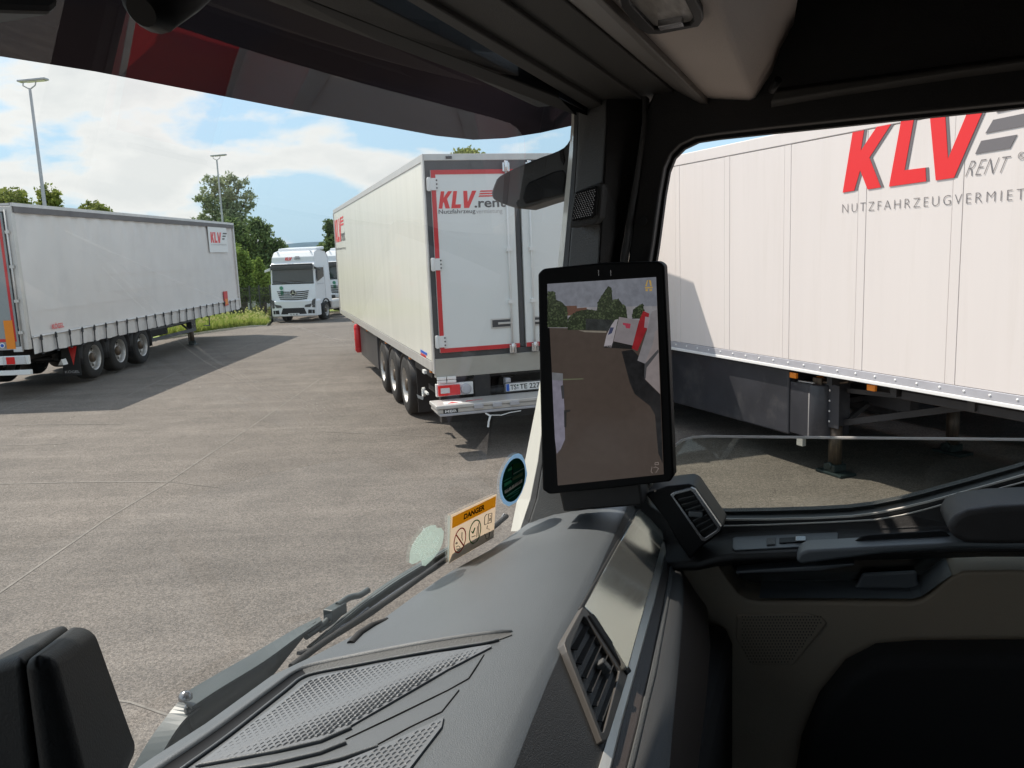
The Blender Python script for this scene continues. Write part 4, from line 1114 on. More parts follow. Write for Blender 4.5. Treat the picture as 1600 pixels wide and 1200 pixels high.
# ================================================================== trees
def tree(name, px, ybase, ytop, dist, blobs, leaf, nleaf, size, label, cat='tree', trunk_r=.16, group='trees beyond the fence', seed=1, elong=1.0):
    """blobs: (x, z, rx, rz, density) in crown units: x in crown half-heights from the axis, z 0 (foot) .. 1 (top)"""
    rs = np.random.RandomState(seed)
    d = ray(px, ytop); s = dist / d.y; top = Vector((d.x * s, dist, EYE + d.z * s)); gz = ground_z(0, dist) + .3
    h = top.z - gz
    o = empty(name, (top.x, dist, gz)); tag(o, label, cat, group)
    b = MB(); main = [(0, 0, 0), (.05 * h * .3, 0, .25 * h), (-.02 * h, .1, .55 * h), (.01 * h, 0, .85 * h)]
    b.tube(main, [trunk_r * 1.2, trunk_r, trunk_r * .6, trunk_r * .15], 8)
    for (x, z, rx, rz, k) in blobs:
        p0 = Vector((0, 0, max(.1, z - .22) * h)); p1 = Vector((x * h, rs.uniform(-.1, .1) * h, z * h))
        b.tube([p0, (p0 + p1) / 2 + Vector((0, 0, -.02 * h)), p1, p1 + Vector((x * .3 * h, 0, rz * .6 * h))], [trunk_r * .5, trunk_r * .4, trunk_r * .22, .01], 5)
    b.build('trunk', M['bark'], o)
    # leaf sprays gathered into small clumps spread through each blob
    tot = sum(k * rx * rz for (_, _, rx, rz, k) in blobs); P_ = []
    for (x, z, rx, rz, k) in blobs:
        nl = int(nleaf * k * rx * rz / tot); ncl = max(5, nl // 26)
        u = rs.normal(size=(ncl, 3)); u /= np.linalg.norm(u, axis=1)[:, None]; rad = rs.uniform(.25, 1, (ncl, 1)) ** .55
        cl = u * rad * np.array([rx * h, (rx * .9) * h, rz * h]) + np.array([x * h, rs.uniform(-.06, .06) * h, z * h])
        idx = rs.randint(0, ncl, nl)
        cs = .085 * h * (rx + rz) * 1.6
        P_.append(cl[idx] + rs.normal(size=(nl, 3)) * cs * np.array([.6, .6, .5 * elong]))
    P_ = np.concatenate(P_); P_ = P_[P_[:, 2] > .12]; n = len(P_)
    a = rs.normal(size=(n, 3)); a /= np.linalg.norm(a, axis=1)[:, None]
    c = rs.normal(size=(n, 3)); c -= a * (c * a).sum(1)[:, None]; c /= np.linalg.norm(c, axis=1)[:, None]
    sz = size * rs.uniform(.6, 1.3, (n, 1))
    V = np.stack([P_ - a * sz, P_ + c * sz * .5, P_ + a * sz, P_ - c * sz * .5], 1).reshape(-1, 3)
    me = bpy.data.meshes.new('crown'); me.from_pydata(V.tolist(), [], (np.arange(n * 4).reshape(-1, 4)).tolist()); me.materials.append(leaf); me.update()
    c_ = bpy.data.objects.new('crown', me); COL.objects.link(c_); c_.parent = o
    return o
tree('poplar_tree', 345, 470, 262, 62, [(-.10, .50, .13, .16, 1), (.06, .55, .14, .18, 1), (-.02, .72, .13, .13, .9), (.05, .86, .09, .10, .7), (-.07, .85, .07, .09, .6), (.17, .74, .08, .10, .55), (-.19, .60, .07, .08, .6), (.15, .90, .06, .07, .4), (-.14, .75, .07, .08, .6), (.0, .35, .17, .12, 1)], M['leaf_poplar'], 13000, .125, 'tall feathery poplar showing sky through its crown behind the curtain trailer', seed=2)
tree('broadleaf_tree', 393, 470, 335, 58, [(-.10, .45, .24, .22, 1), (.12, .42, .22, .20, 1), (.0, .70, .22, .20, 1), (.24, .58, .13, .14, .8), (-.2, .62, .15, .16, .9), (.05, .86, .14, .11, .8), (.32, .40, .12, .14, .8), (-.24, .84, .12, .14, .8)], M['leaf_dark'], 16000, .13, 'dense dark green tree right of the curtain trailer front', seed=3)
tree('young_tree', 372, 470, 376, 47, [(-.05, .35, .24, .20, 1), (.07, .55, .20, .20, 1), (-.02, .78, .14, .16, 1)], M['leaf_fresh'], 7000, .10, 'bushy light green young tree touching the curtain trailer front edge', seed=4)
tree('young_tree', 404, 474, 398, 46, [(0, .38, .17, .20, 1), (.02, .62, .13, .16, 1), (0, .84, .07, .10, 1)], M['leaf_fresh'], 6000, .09, 'slim bright green young tree beside the first tractor unit', seed=5)
tree('broadleaf_tree', 516, 470, 340, 70, [(-.05, .5, .15, .2, 1), (.06, .7, .14, .18, 1), (0, .88, .09, .1, 1)], M['leaf_dark'], 8000, .14, 'dark green tree rising behind the second tractor unit', seed=6)
tree('broadleaf_tree', 20, 430, 282, 66, [(-.10, .62, .13, .14, 1), (.04, .70, .14, .15, 1), (-.02, .86, .12, .11, 1), (-.16, .80, .08, .1, .8), (.13, .62, .1, .12, .9)], M['leaf_yellow'], 8000, .15, 'yellow green tree top left of the tall lamp post above the curtain trailer', seed=7)
tree('broadleaf_tree', 63, 430, 286, 67, [(.0, .70, .12, .14, 1), (.03, .87, .09, .11, 1), (.1, .66, .09, .1, .8)], M['leaf_yellow'], 6000, .15, 'yellow green tree top right of the tall lamp post above the curtain trailer', seed=8)
tree('broadleaf_tree', 138, 430, 313, 72, [(-.04, .78, .16, .13, 1), (.07, .86, .13, .11, 1), (.0, .93, .09, .06, .7), (.17, .80, .1, .1, .7)], M['leaf_yellow'], 6000, .15, 'low rounded tree top peeping over the curtain trailer roof', seed=9)
tree('broadleaf_tree', 728, 430, 231, 40, [(-.08, .74, .11, .12, 1), (.06, .80, .12, .11, 1), (0, .90, .11, .09, 1)], M['leaf_yellow'], 8000, .10, 'round tree top peeping over the roof of the tail-lift trailer', seed=10)
tree('shrub', 310, 500, 448, 50, [(-.4, .4, .6, .4, 1), (.5, .5, .6, .45, 1), (1.2, .35, .5, .4, 1)], M['leaf_fresh'], 2200, .12, 'low green shrub under the curtain trailer front, by the fence', 'shrub', .05, 'shrubs along the fence', seed=11)
tree('hedge_tree', 450, 470, 425, 66, [(-.8, .5, .7, .45, 1), (.3, .55, .8, .45, 1), (1.3, .5, .7, .45, 1)], M['leaf_dark'], 2600, .2, 'low dark green hedge row behind the tractor units', 'hedge', .08, 'shrubs along the fence', seed=13)

# ================================================================== fence and parked car
def fence():
    y0 = 46.2
    pts = []
    for px in (296, 318, 345, 371, 392, 407, 424, 445):
        d = ray(px, 480); s = (y0 + (px - 296) * -.012) / d.y; pts.append(Vector((d.x * s, d.y * s, ground_z(0, d.y * s) + .2)))
    o = empty('mesh_fence', pts[0]); tag(o, 'dark wire mesh fence with posts running through the grass beside the tractor', 'fence')
    pm = MB(); pm.box(-.04, .04, -.04, .04, -.3, 1.75); pme = pm.mesh('post', M['fence'])
    for p in pts:
        q = bpy.data.objects.new('post', pme); COL.objects.link(q); q.parent = o; q.location = p - pts[0]
    for a, b_ in zip(pts[:-1], pts[1:]):
        b = MB(); a, b_ = a - pts[0], b_ - pts[0]; L_ = (b_ - a).length; n = int(L_ / .07)
        for i in range(n):
            q = a + (b_ - a) * ((i + .5) / n); b.bar(q + Vector((0, 0, -.05)), q + Vector((0, 0, 1.65)), .014, .014, up=(0, 1, 0))
        for z in (.05, .45, .85, 1.25, 1.6): b.bar(a + Vector((0, 0, z)), b_ + Vector((0, 0, z)), .03, .022)
        b.build('mesh_panel', M['fence'], o)
fence()
def car():
    d = ray(403, 478); s = 50 / d.y; loc = (d.x * s, 50, -.45)
    o = empty('parked_car', loc, R(-62)); tag(o, 'white car parked behind the wire mesh fence', 'car')
    b = MB(); prof = [(-2.0, .25), (-2.1, .6), (-2.0, .92), (-1.55, .98), (-1.0, 1.42), (.4, 1.46), (1.1, 1.0), (1.9, .85), (2.1, .6), (2.05, .25)]
    rows = [[(s_ * (.86 - (.12 if z > 1.1 else 0) - i_), y, z) for y, z in prof] for s_, i_ in ((-1, .04), (-1, 0), (1, 0), (1, .04))]
    b.loft(rows, 0, False, close_v=True); b.add(rows[0], [list(range(10))]); b.add(rows[-1], [list(range(10))]); b.build('body', M['truck_white'], o, bevel=.05, seg=3)
    for s_ in (-1, 1):
        b = MB(); b.prism([(s_ * .80, -1.45, 1.0), (s_ * .75, -.98, 1.36), (s_ * .75, .36, 1.38), (s_ * .80, .95, 1.0)], (s_ * .012, 0, .0)); b.build('side_window', M['truck_glass'], o)
        for y in (-1.3, 1.3):
            b = MB(); b.lathe([(.2, -.1), (.31, -.1), (.32, 0), (.31, .1), (.2, .1), (0, .08)], (s_ * .78, y, .32), 'x', 20); b.build('wheel', M['tyre'], o)
    b = MB(); b.prism([(-.68, .47, 1.42), (.68, .47, 1.42), (.76, 1.08, 1.02), (-.76, 1.08, 1.02)], (0, .02, .014)); b.build('windscreen', M['truck_glass'], o)
    for s_ in (-1, 1):
        b = MB(); b.box(min(s_ * .5, s_ * .8), max(s_ * .5, s_ * .8), 1.98, 2.08, .62, .74); b.build('headlight', M['clear_lens'], o)
car()

# ================================================================== our own cab (local axes: x right, y forward, z up)
CAB = empty('truck_cab', (0, 0, 0), math.pi / 2 - TH)
tag(CAB, 'dark truck cab interior around the camera, with dashboard, windscreen, pillar and passenger door', 'truck cab')
M['dash'] = mat('dash_plastic', (0.082, 0.093, 0.103), 0.47, spec=1.0, var=0.05, vscale=5, bump=0.32, bscale=900)
M['dash_dark'] = mat('dark_plastic', (0.030, 0.029, 0.029), 0.48, spec=0.4, bump=0.4, bscale=600)
M['mat_grey'] = mat('rubber_mat', (0.135, 0.145, 0.158), 0.46, spec=1.0, bump=0.2, bscale=900)
M['trim'] = mat('pillar_plastic', (0.098, 0.10, 0.10), 0.6, bump=0.6, bscale=450, var=.06)
M['trim_dark'] = mat('frame_plastic', (0.020, 0.0185, 0.018), 0.55, bump=0.3, bscale=400)
M['header'] = mat('header_plastic', (0.052, 0.05, 0.046), 0.55, bump=0.35, bscale=500)
M['console'] = mat('console_fabric', (0.70, 0.61, 0.555), 0.65, bump=0.6, bscale=420, var=.04)
M['beige'] = mat('door_beige', (0.32, 0.255, 0.185), 0.6, bump=0.35, bscale=500, var=.05)
M['silver'] = mat('silver_trim', (0.64, 0.61, 0.56), 0.36, metal=0.35)
M['brown'] = mat('brown_trim', (0.06, 0.045, 0.038), 0.5, bump=.3, bscale=500)
M['gloss'] = mat('satin_panel', (0.66, 0.66, 0.61), 0.13, metal=0.8, var=.03, vscale=9)
M['black'] = mat('black_plastic', (0.009, 0.009, 0.010), 0.5, spec=.25)
M['black_soft'] = mat('black_cloth', (0.012, 0.011, 0.011), 0.9)
M['lens_i'] = mat('dome_lens', (0.55, 0.51, 0.47), 0.15, spec=.6, var=.25, vscale=26, stretch=(1, 6, 1))
M['chrome_dark'] = mat('dark_chrome', (0.30, 0.30, 0.31), 0.25, metal=.8)
M['taupe'] = mat('vent_frame', (0.11, 0.10, 0.092), 0.4, metal=.2)
M['pillar_white'] = mat('pillar_white', (0.80, 0.78, 0.70), 0.3, coat=.3)
M['wiper'] = mat('wiper_grey', (0.066, 0.080, 0.080), 0.38, spec=.5, var=.10, vscale=12)
M['arm_shade'] = mat('arm_side_shade', (0.028, 0.036, 0.036), .6, var=.15, vscale=10)  # darker copy of the arm grey: shade of its side painted in
M['glass'] = glass('windscreen_glass', (0.955, 0.975, 0.965), 2.3)
M['glass_side'] = glass('side_glass', (0.80, 0.82, 0.79), 1.2)
M['visor'] = film('smoked_visor', (0.055, 0.036, 0.045), .10, .06)

def ws_b(a, zr, off=0.0):
    k = max(0.0, (a - .55) / .90)
    return .507 - .187 * zr - .105 * k ** 2.4 + off
def ws_pt(px, py, off=0.0):
    d = ray(px, py); t = Vector((d.dot(AX), d.dot(BX), d.z)); lo, hi = .15, 4.0
    for _ in range(50):
        s = (lo + hi) / 2
        if s * t.y - ws_b(s * t.x, s * t.z, off) > 0: hi = s
        else: lo = s
    q = t * lo
    return Vector((q.x, q.y, q.z + EYE))
def smooth_px(pts, k=5):
    out = []
    for i in range(len(pts) - 1):
        p0, p1, p2, p3 = (np.array(pts[max(0, min(len(pts) - 1, i + j))], float) for j in (-1, 0, 1, 2))
        for t in np.linspace(0, 1, k, endpoint=False): out.append(tuple(.5 * (2 * p1 + (p2 - p0) * t + (2 * p0 - 5 * p1 + 4 * p2 - p3) * t * t + (3 * p1 - p0 - 3 * p2 + p3) * t ** 3)))
    return out + [tuple(pts[-1])]
def crow(pts, **k): return [cpt(x, y, **k) for x, y in pts]
def ext_line(p, q, before, after, n=9):
    """n points on the straight line p-q, prolonged"""
    return [p + (q - p) * (-before + (1 + before + after) * i / (n - 1)) for i in range(n)]

# --- windscreen
b = MB(); rows = []
for j in range(14):
    zr = -.66 + .96 * j / 13
    rows.append([(a, ws_b(a, zr), zr + EYE) for a in np.linspace(-1.05, 1.475, 40)])
b.loft(rows, 0, True); WS = b.build('windscreen', M['glass'], CAB)
b = MB()
top = [(a, .215 + (1.47 - a) * .075) for a in np.linspace(-.6, 1.46, 30)]
b.loft([[(a, ws_b(a, z, -.002), z + EYE) for a, z in top], [(a, ws_b(a, z + .05, -.002), z + .05 + EYE) for a, z in top]], 0, True)
b.build('frit_band', M['black'], WS)
# dust specks on the glass
b = MB()
for i in range(150):
    if i < 60: px, py = rnd.gauss(491, 9), rnd.gauss(636, 17)
    elif i < 80: px, py = rnd.gauss(733, 4), rnd.gauss(748, 9)
    else: px, py = rnd.uniform(20, 800), rnd.uniform(420, 860)
    p = ws_pt(px, py, .003); s = rnd.uniform(.0002, .0007) * (1.2 if i < 60 else .7)
    b.add([p + Vector((rnd.uniform(-s, s), 0, rnd.uniform(-s, s))) for _ in range(4)], [(0, 1, 2, 3)])
kind(b.build('dust_specks', film('dust', (.8, .78, .74), .4), WS), 'stuff')

# --- smoked sun visor outside, above the windscreen
low = [(-120, 68, .70), (0, 88, .70), (150, 112, .70), (300, 141, .70), (450, 170, .70), (600, 197, .70), (680, 212, .695), (740, 218.5, .675), (790, 216, .64), (845, 207.5, .58), (894, 195.5, .50)]
lowp = [cpt(x, y, b=bb) for x, y, bb in low]
lowp = [Vector((-1.0, .70, lowp[0].z - .02))] + lowp
rows = []
for k, (db, dz) in enumerate(((0, 0), (-.035, .055), (-.075, .105), (-.12, .15), (-.17, .19))):
    rows.append([Vector((p.x, max(p.y + db * (1 if i < 9 else .45), ws_b(p.x, p.z + dz - EYE) + .012), p.z + dz)) for i, p in enumerate(lowp)])
b = MB(); b.loft(rows, 0, True); v = b.build('sun_visor', M['visor'], CAB); s_ = v.modifiers.new('t', 'SOLIDIFY'); s_.thickness = .004; s_.offset = 1

# --- sensor pods at the top of the windscreen
b = MB(); c0 = cpt(232, 8, b=.40); c1 = cpt(275, -30, b=.40); b.tube([c1 + (c1 - c0) * 1.5, c1, c0, c0 + (c0 - c1) * .25], [.022, .022, .019, .010], 16)
b.build('rain_sensor', M['black'], CAB)
b = MB(); b.prism(crow([(-60, -40), (92, -40), (95, 12), (82, 21), (-60, 17)], b=.40), (0, .05, 0)); b.build('camera_housing', M['black'], CAB, bevel=.004)

# --- header above the windscreen, lateral strips, overhead console
def hline(p0, p1, z0, z1=None, before=.9, after=.04):
    return ext_line(cpt(*p0, z=z0), cpt(*p1, z=z1 if z1 is not None else z0), before, after)
A_ = hline((600, 69), (893, 178), .232, .215); B_ = hline((600, 46), (866, 150), .236, .222)
C_ = hline((600, 12), (912, 172), .243, .225); C2 = hline((626, 0), (925, 175), .262, .245)
C3 = hline((634, 0), (931, 177), .240, .226); D_ = hline((662, 0), (969, 181), .240, .228); D2 = hline((667, 0), (975, 182), .246, .234)
E_ = hline((782, 0), (1031, 176), .246, .238); E2 = hline((786, 0), (1035, 176), .252, .243); F_ = hline((880, 0), (1092, 178), .252, .243)
for nm, ra, rb, m in (('header_edge', A_, B_, 'black'), ('header_strip', B_, C_, 'header'), ('header_groove', C_, C2, 'black'), ('header_strip', C3, D_, 'header'),
                      ('blind_housing', D2, E_, 'header'), ('blind_housing', E2, F_, 'header')):
    b = MB(); up = Vector((0, 0, .03))
    b.loft([[p + up for p in ra], ra, rb, [p + up for p in rb]], 0, False)
    b.build(nm, M[m], CAB, bevel=.0015, seg=2)
G_ = hline((928, 0), (1122, 189), .225); G2 = hline((941, 0), (1131, 187), .222); G3 = hline((947, 0), (1135, 187), .232); F3 = hline((882, 0), (1094, 179), .26)
b = MB(); up = Vector((0, 0, .03)); b.loft([[p + up for p in F3], F3, G_, G2, [p + up for p in G2]], 0, False); b.build('header_lip', mat('lip_plastic', (0.17, 0.155, 0.145), .45, bump=.3, bscale=500), CAB, bevel=.002)
RG = hline((1112, 0), (1183, 181), .222); RG2 = hline((1128, 0), (1189, 176), .226); RE = hline((1190, 0), (1212, 150), .262); RE2 = hline((1246, 0), (1226, 128), .33)
b = MB(); b.loft([[p + up for p in G3], G3, RG, RG2, RE, RE2], 0, True); 
b.add([G3[-1], RG[-1], RG2[-1], RE[-1], RE2[-1], RE2[-1] + Vector((0, 0, .1)), G3[-1] + Vector((0, 0, .1))], [(0, 1, 2, 3, 4, 5, 6)])
b.build('overhead_console', M['console'], CAB, bevel=.004)
# reading lamp in the console
pl = lambda pts, z: [cpt(x, y, z=z) for x, y in pts]
b = MB(); out = pl([(966, -16), (970, 12), (998, 47), (1012, 54), (1030, 54), (1092, 42), (1099, 32), (1098, 20), (1072, -30), (975, -28)], .216)
inn = pl([(982, -4), (987, 9), (1012, 36), (1022, 46), (1032, 48), (1078, 40), (1083, 34), (1082, 26), (1062, -14), (990, -14)], .216)
b.ring(out, inn, (0, 0, .012)); ln = b.build('reading_lamp', M['black'], CAB, bevel=.002)
b = MB(); b.prism([p + Vector((0, 0, .004)) for p in inn], (0, 0, .006)); b.build('lamp_lens', M['lens_i'], ln)
b = MB(); b.prism(pl([(1030, 49), (1028, 43), (1066, 36), (1069, 42)], .213), (0, 0, .008)); b.build('lamp_switch', M['chrome_dark'], ln, bevel=.001)

# --- cab shell (dark lining that closes the cab)
b = MB(); b.box(-1.02, 1.56, -1.6, .46, EYE + .78, EYE + .82); b.build('cab_roof', M['trim_dark'], CAB)
b = MB(); b.box(-1.02, 1.56, -1.64, -1.6, 1.3, EYE + .82); b.build('cab_back_wall', M['trim_dark'], CAB)
b = MB(); b.box(-1.02, 1.56, -1.6, .70, 1.26, 1.3); b.build('cab_floor', M['black_soft'], CAB)
b = MB(); b.box(-1.02, 1.45, .66, .70, 1.26, EYE - .80); b.build('cab_front_panel', M['black'], CAB, bevel=.01)
b = MB(); b.box(-1.02, 1.50, .44, .48, EYE + .25, EYE + .80); b.build('cab_front_roof_panel', M['trim_dark'], CAB, bevel=.01)
b = MB()
b.box(-1.06, -1.02, -1.6, -.65, 1.26, EYE + .8); b.box(-1.06, -1.02, .35, .63, 1.26, EYE + .8); b.box(-1.06, -1.02, -.65, .35, EYE + .2, EYE + .8); b.box(-1.06, -1.02, -.65, .35, 1.26, EYE - .45)
b.build('driver_side_wall', M['trim_dark'], CAB)

# --- right A-pillar: white outside, rubber, inner trim
YS = [150, 190, 240, 290, 350, 410, 480, 560, 640, 720, 780, 830]
def xs_of(tab): 
    ys, xs = zip(*tab); return [float(np.interp(y, ys, xs)) for y in YS]
white_l = xs_of([(190, 893), (240, 889), (290, 884), (410, 872), (560, 850), (640, 836), (720, 820), (830, 798)])
white_r = xs_of([(190, 897), (240, 895), (290, 891), (410, 880), (560, 863), (640, 851), (720, 841), (780, 829), (830, 812)])
rub_r = xs_of([(190, 903), (240, 901), (290, 898), (410, 888), (560, 870), (640, 858), (720, 848), (780, 838), (830, 822)])
trim_m = xs_of([(190, 948), (240, 945), (290, 942), (410, 936), (560, 925), (640, 918), (720, 906), (830, 885)])
trim_r = xs_of([(190, 1003), (240, 996), (290, 988), (410, 968), (560, 950), (640, 940), (720, 930), (830, 915)])
strip_r = xs_of([(190, 1010), (240, 1003), (290, 996), (410, 976), (560, 956), (640, 946), (720, 936), (830, 920)])
fr_r = xs_of([(190, 1030), (240, 1034), (290, 1028), (410, 1012), (560, 1000), (640, 992), (720, 985), (830, 980)])
def pillar(nm, xl, xr, al, ar, m, thick, bev=.002, dy=0):
    l = [cpt(x, y, a=al) for x, y in zip(xl, YS)]; r_ = [cpt(x, y, a=ar) for x, y in zip(xr, YS)]
    t = Vector((thick, 0, 0)); b = MB(); b.loft([[p + t for p in l], l, r_, [p + t for p in r_]], 0, False)
    return b.build(nm, m, CAB, bevel=bev)
pillar('outer_pillar', white_l, white_r, 1.515, 1.478, M['pillar_white'], .06)
pillar('pillar_seal', white_r, rub_r, 1.475, 1.455, M['rubber'], .02, .003)
PT = pillar('pillar_trim', rub_r, trim_m, 1.44, 1.405, M['trim'], .05, .004)
pillar('pillar_trim', trim_m, trim_r, 1.404, 1.455, M['trim_dark'], .04, .004)
pillar('door_seal_strip', trim_r, strip_r, 1.435, 1.44, M['trim'], .03, .003)
# speaker block on the pillar
sp = [(897, 300), (938, 284), (942, 288), (938, 340), (930, 350), (889, 356), (890, 345)]
b = MB(); b.prism(crow(sp, a=1.375), (.05, 0, 0)); so = b.build('pillar_speaker', M['trim'], CAB, bevel=.006)
gp = [(899, 301), (932, 290), (934, 294), (931, 335), (925, 340), (894, 346), (893, 338)]
b = MB(); b.prism(crow(gp, a=1.3695), (.004, 0, 0)); b.build('speaker_grille', M['black'], so, bevel=.0015)
b = MB()
for i in range(9):
    for j in range(13):
        u_, v_ = (i + .5 + .5 * (j % 2)) / 9.6, (j + .5) / 13
        xl, xr = 899 - 5.5 * v_, 932.5 - 6 * v_
        x = xl + (xr - xl) * u_; y = 303 + v_ * 40 - u_ * 9 * (1 - .3 * v_)
        p = cpt(x, y, a=1.3685); b.cyl(p, p + Vector((.001, 0, 0)), .0011, n=6)
kind(b.build('grille_dots', M['chrome_dark'], so), 'stuff')

# --- door frame with the window opening
inner = [(1006, 640), (1009, 520), (1012, 430), (1020, 380), (1031, 300), (1038, 262), (1047, 240), (1062, 225), (1085, 214), (1120, 208.5), (1200, 199.5), (1300, 189), (1400, 178.5), (1500, 169), (1620, 157), (1900, 130),
         (1900, 700), (1680, 716), (1600, 742), (1530, 762), (1450, 784), (1410, 794), (1370, 802), (1330, 807), (1270, 810), (1200, 811.5), (1140, 812), (1080, 811), (1040, 806), (1015, 790), (1006, 750)]
outer = [(978, 640), (975, 520), (978, 430), (985, 380), (995, 300), (1000, 262), (1004, 215), (1010, 170), (1060, 60), (1120, -40), (1200, -140), (1300, -200), (1400, -220), (1500, -240), (1620, -260), (2050, -330),
         (2050, 850), (1680, 850), (1600, 850), (1530, 850), (1450, 850), (1410, 850), (1370, 850), (1330, 850), (1270, 850), (1200, 850), (1140, 850), (1080, 850), (1040, 850), (1000, 830), (980, 750)]
o_ = crow(outer, a=1.45); i_ = crow(inner, a=1.46)
b = MB(); b.ring(o_, i_, (.055, 0, 0)); DF = b.build('door_frame', M['trim_dark'], CAB, bevel=.006, seg=3)
b = MB(); cen = sum(i_, Vector()) / len(i_)
i2 = [p + (cen - p).normalized() * .006 for p in i_]
b.ring([p + Vector((.03, 0, 0)) for p in i_], [p + Vector((.03, 0, 0)) for p in i2], (.02, 0, 0)); b.build('window_seal', M['rubber'], DF)
# roof side rail above the door
b = MB(); b.loft([crow([(1205, 168), (1300, 152), (1400, 137), (1500, 122), (1640, 104)], a=1.447), crow([(1205, 158), (1300, 143), (1400, 127), (1500, 111), (1640, 92)], a=1.425), crow([(1212, 143), (1300, 131), (1400, 118), (1500, 104), (1640, 86)], a=1.425), crow([(1214, 138), (1300, 126), (1400, 113), (1500, 99), (1640, 80)], a=1.447)], 0, False)
b.build('roof_side_rail', M['header'], DF, bevel=.004)
b = MB(); b.cyl(cpt(1206, 142, a=1.40), cpt(1216, 124, a=1.38), .006, n=10); b.build('coat_hook', M['black'], DF)
b = MB(); p = cpt(1004, 345, a=1.4485); b.cyl(p, p + Vector((-.004, 0, 0)), .008, n=14); b.build('trim_plug', M['black'], DF)

# lowered side window: pane with a bright ground edge
top_e = [(1010, 790), (1020, 745), (1040, 712), (1052, 699), (1066, 688.5), (1083, 684), (1105, 682.5), (1250, 684), (1400, 685.5), (1600, 687.5), (1900, 690)]
tp = crow(top_e, a=1.49); bt = [Vector((1.49, p.y, EYE - .62)) for p in tp]
b = MB(); b.loft([tp, bt], 0, False); gp_ = b.build('door_window', M['glass_side'], CAB); s_ = gp_.modifiers.new('t', 'SOLIDIFY'); s_.thickness = .005; s_.offset = 0
b = MB(); b.tube([p + Vector((-.001, 0, .001)) for p in tp], .0026, 6); b.build('glass_edge', film('ground_edge', (.86, .84, .82), .5), gp_)
# light rails along the sill
sl = [(1040, 807), (1080, 812), (1140, 813), (1200, 812.5), (1270, 811), (1330, 808), (1370, 803), (1410, 795), (1450, 785.5), (1530, 763.5), (1600, 743.5), (1700, 712)]
b = MB(); b.tube([p + Vector((0, 0, .001)) for p in crow(sl, a=1.463)], .0028, 6)
sl2 = [(1130, 822), (1200, 820), (1300, 816), (1370, 812), (1410, 805), (1450, 795), (1530, 772), (1600, 753), (1700, 722)]
b.tube(crow(sl2, a=1.447), .0016, 6); b.build('sill_rail', M['silver'], DF)

# --- passenger door below the sill
X_ = [1040, 1090, 1120, 1150, 1250, 1310, 1400, 1480, 1540, 1610, 1760]
def yrow(ys, a): return [cpt(x, y, a=a) for x, y in zip(X_, ys)]
b = MB()
b.loft([yrow([815, 816, 816, 815, 813, 812, 801, 779, 761, 742, 700], 1.462), yrow([846, 845, 840, 835, 831, 830, 827, 822, 815, 808, 790], 1.445), yrow([880, 878, 870, 865, 861, 858, 855, 852, 850, 850, 848], 1.375), yrow([890, 888, 880, 876, 872, 868, 866, 864, 862, 862, 860], 1.372), yrow([892, 892, 886, 882, 878, 876, 874, 872, 870, 870, 868], 1.44)], 0, False)
PD = b.build('door_trim', M['trim_dark'], CAB, bevel=.004)
b = MB(); b.box(1.50, 1.53, -1.5, .5, 1.3, EYE - .53); b.build('door_pocket_back', M['black'], CAB)
# beige lower panel with the pocket cut-out
tl = [(1030, 872), (1075, 880), (1104, 878), (1122, 886), (1136, 906), (1152, 928), (1166, 937), (1186, 941), (1300, 941), (1425, 942), (1442, 938), (1456, 929), (1490, 900), (1504, 893), (1610, 892), (1760, 892)]
tp_ = crow(tl, a=1.425); tb = [Vector((1.44, p.y, 1.32)) for p in tp_]; tmid = [p * .93 + q * .07 for p, q in zip(tp_, tb)]
b = MB(); b.loft([[p + Vector((.10, 0, .004)) for p in tp_], tp_, tmid, [p * .5 + q * .5 + Vector((-.012, 0, 0)) for p, q in zip(tp_, tb)], tb], 0, False); b.build('door_lower_panel', M['beige'], CAB, bevel=.006, seg=3)
fl = crow([(1186, 938), (1300, 938), (1425, 939), (1440, 935), (1487, 902)], a=1.428)
b = MB(); b.loft([[p + Vector((.0, 0, .004)) for p in fl], [p + Vector((.085, .0, .008)) for p in fl]], 0, False); b.build('pocket_floor', M['dash'], CAB)
b = MB(); b.prism(crow([(1325, 936), (1348, 897), (1432, 893), (1440, 934)], a=1.47), (.01, 0, 0)); b.build('pocket_divider', M['dash'], CAB, bevel=.004)
b = MB(); b.prism(crow([(1243, 876), (1250, 864), (1262, 859.5), (1400, 852), (1500, 847.5), (1640, 846), (1640, 860), (1500, 858), (1380, 866), (1270, 880), (1252, 883)], a=1.345), (.05, 0, 0)); b.build('door_pull', M['dash'], CAB, bevel=.006, seg=3)
b = MB(); b.prism(crow([(1150, 893), (1245, 886), (1285, 884), (1335, 880), (1335, 884), (1280, 892), (1150, 897)], a=1.39), (.03, 0, 0)); b.build('pocket_rail', M['dash'], CAB, bevel=.003)
b = MB(); b.prism(crow([(1327, 852), (1346, 838), (1360, 835.5), (1470, 829), (1478, 832), (1500, 850)], a=1.374), (.004, 0, 0)); b.build('grab_recess', M['black'], CAB, bevel=.003)
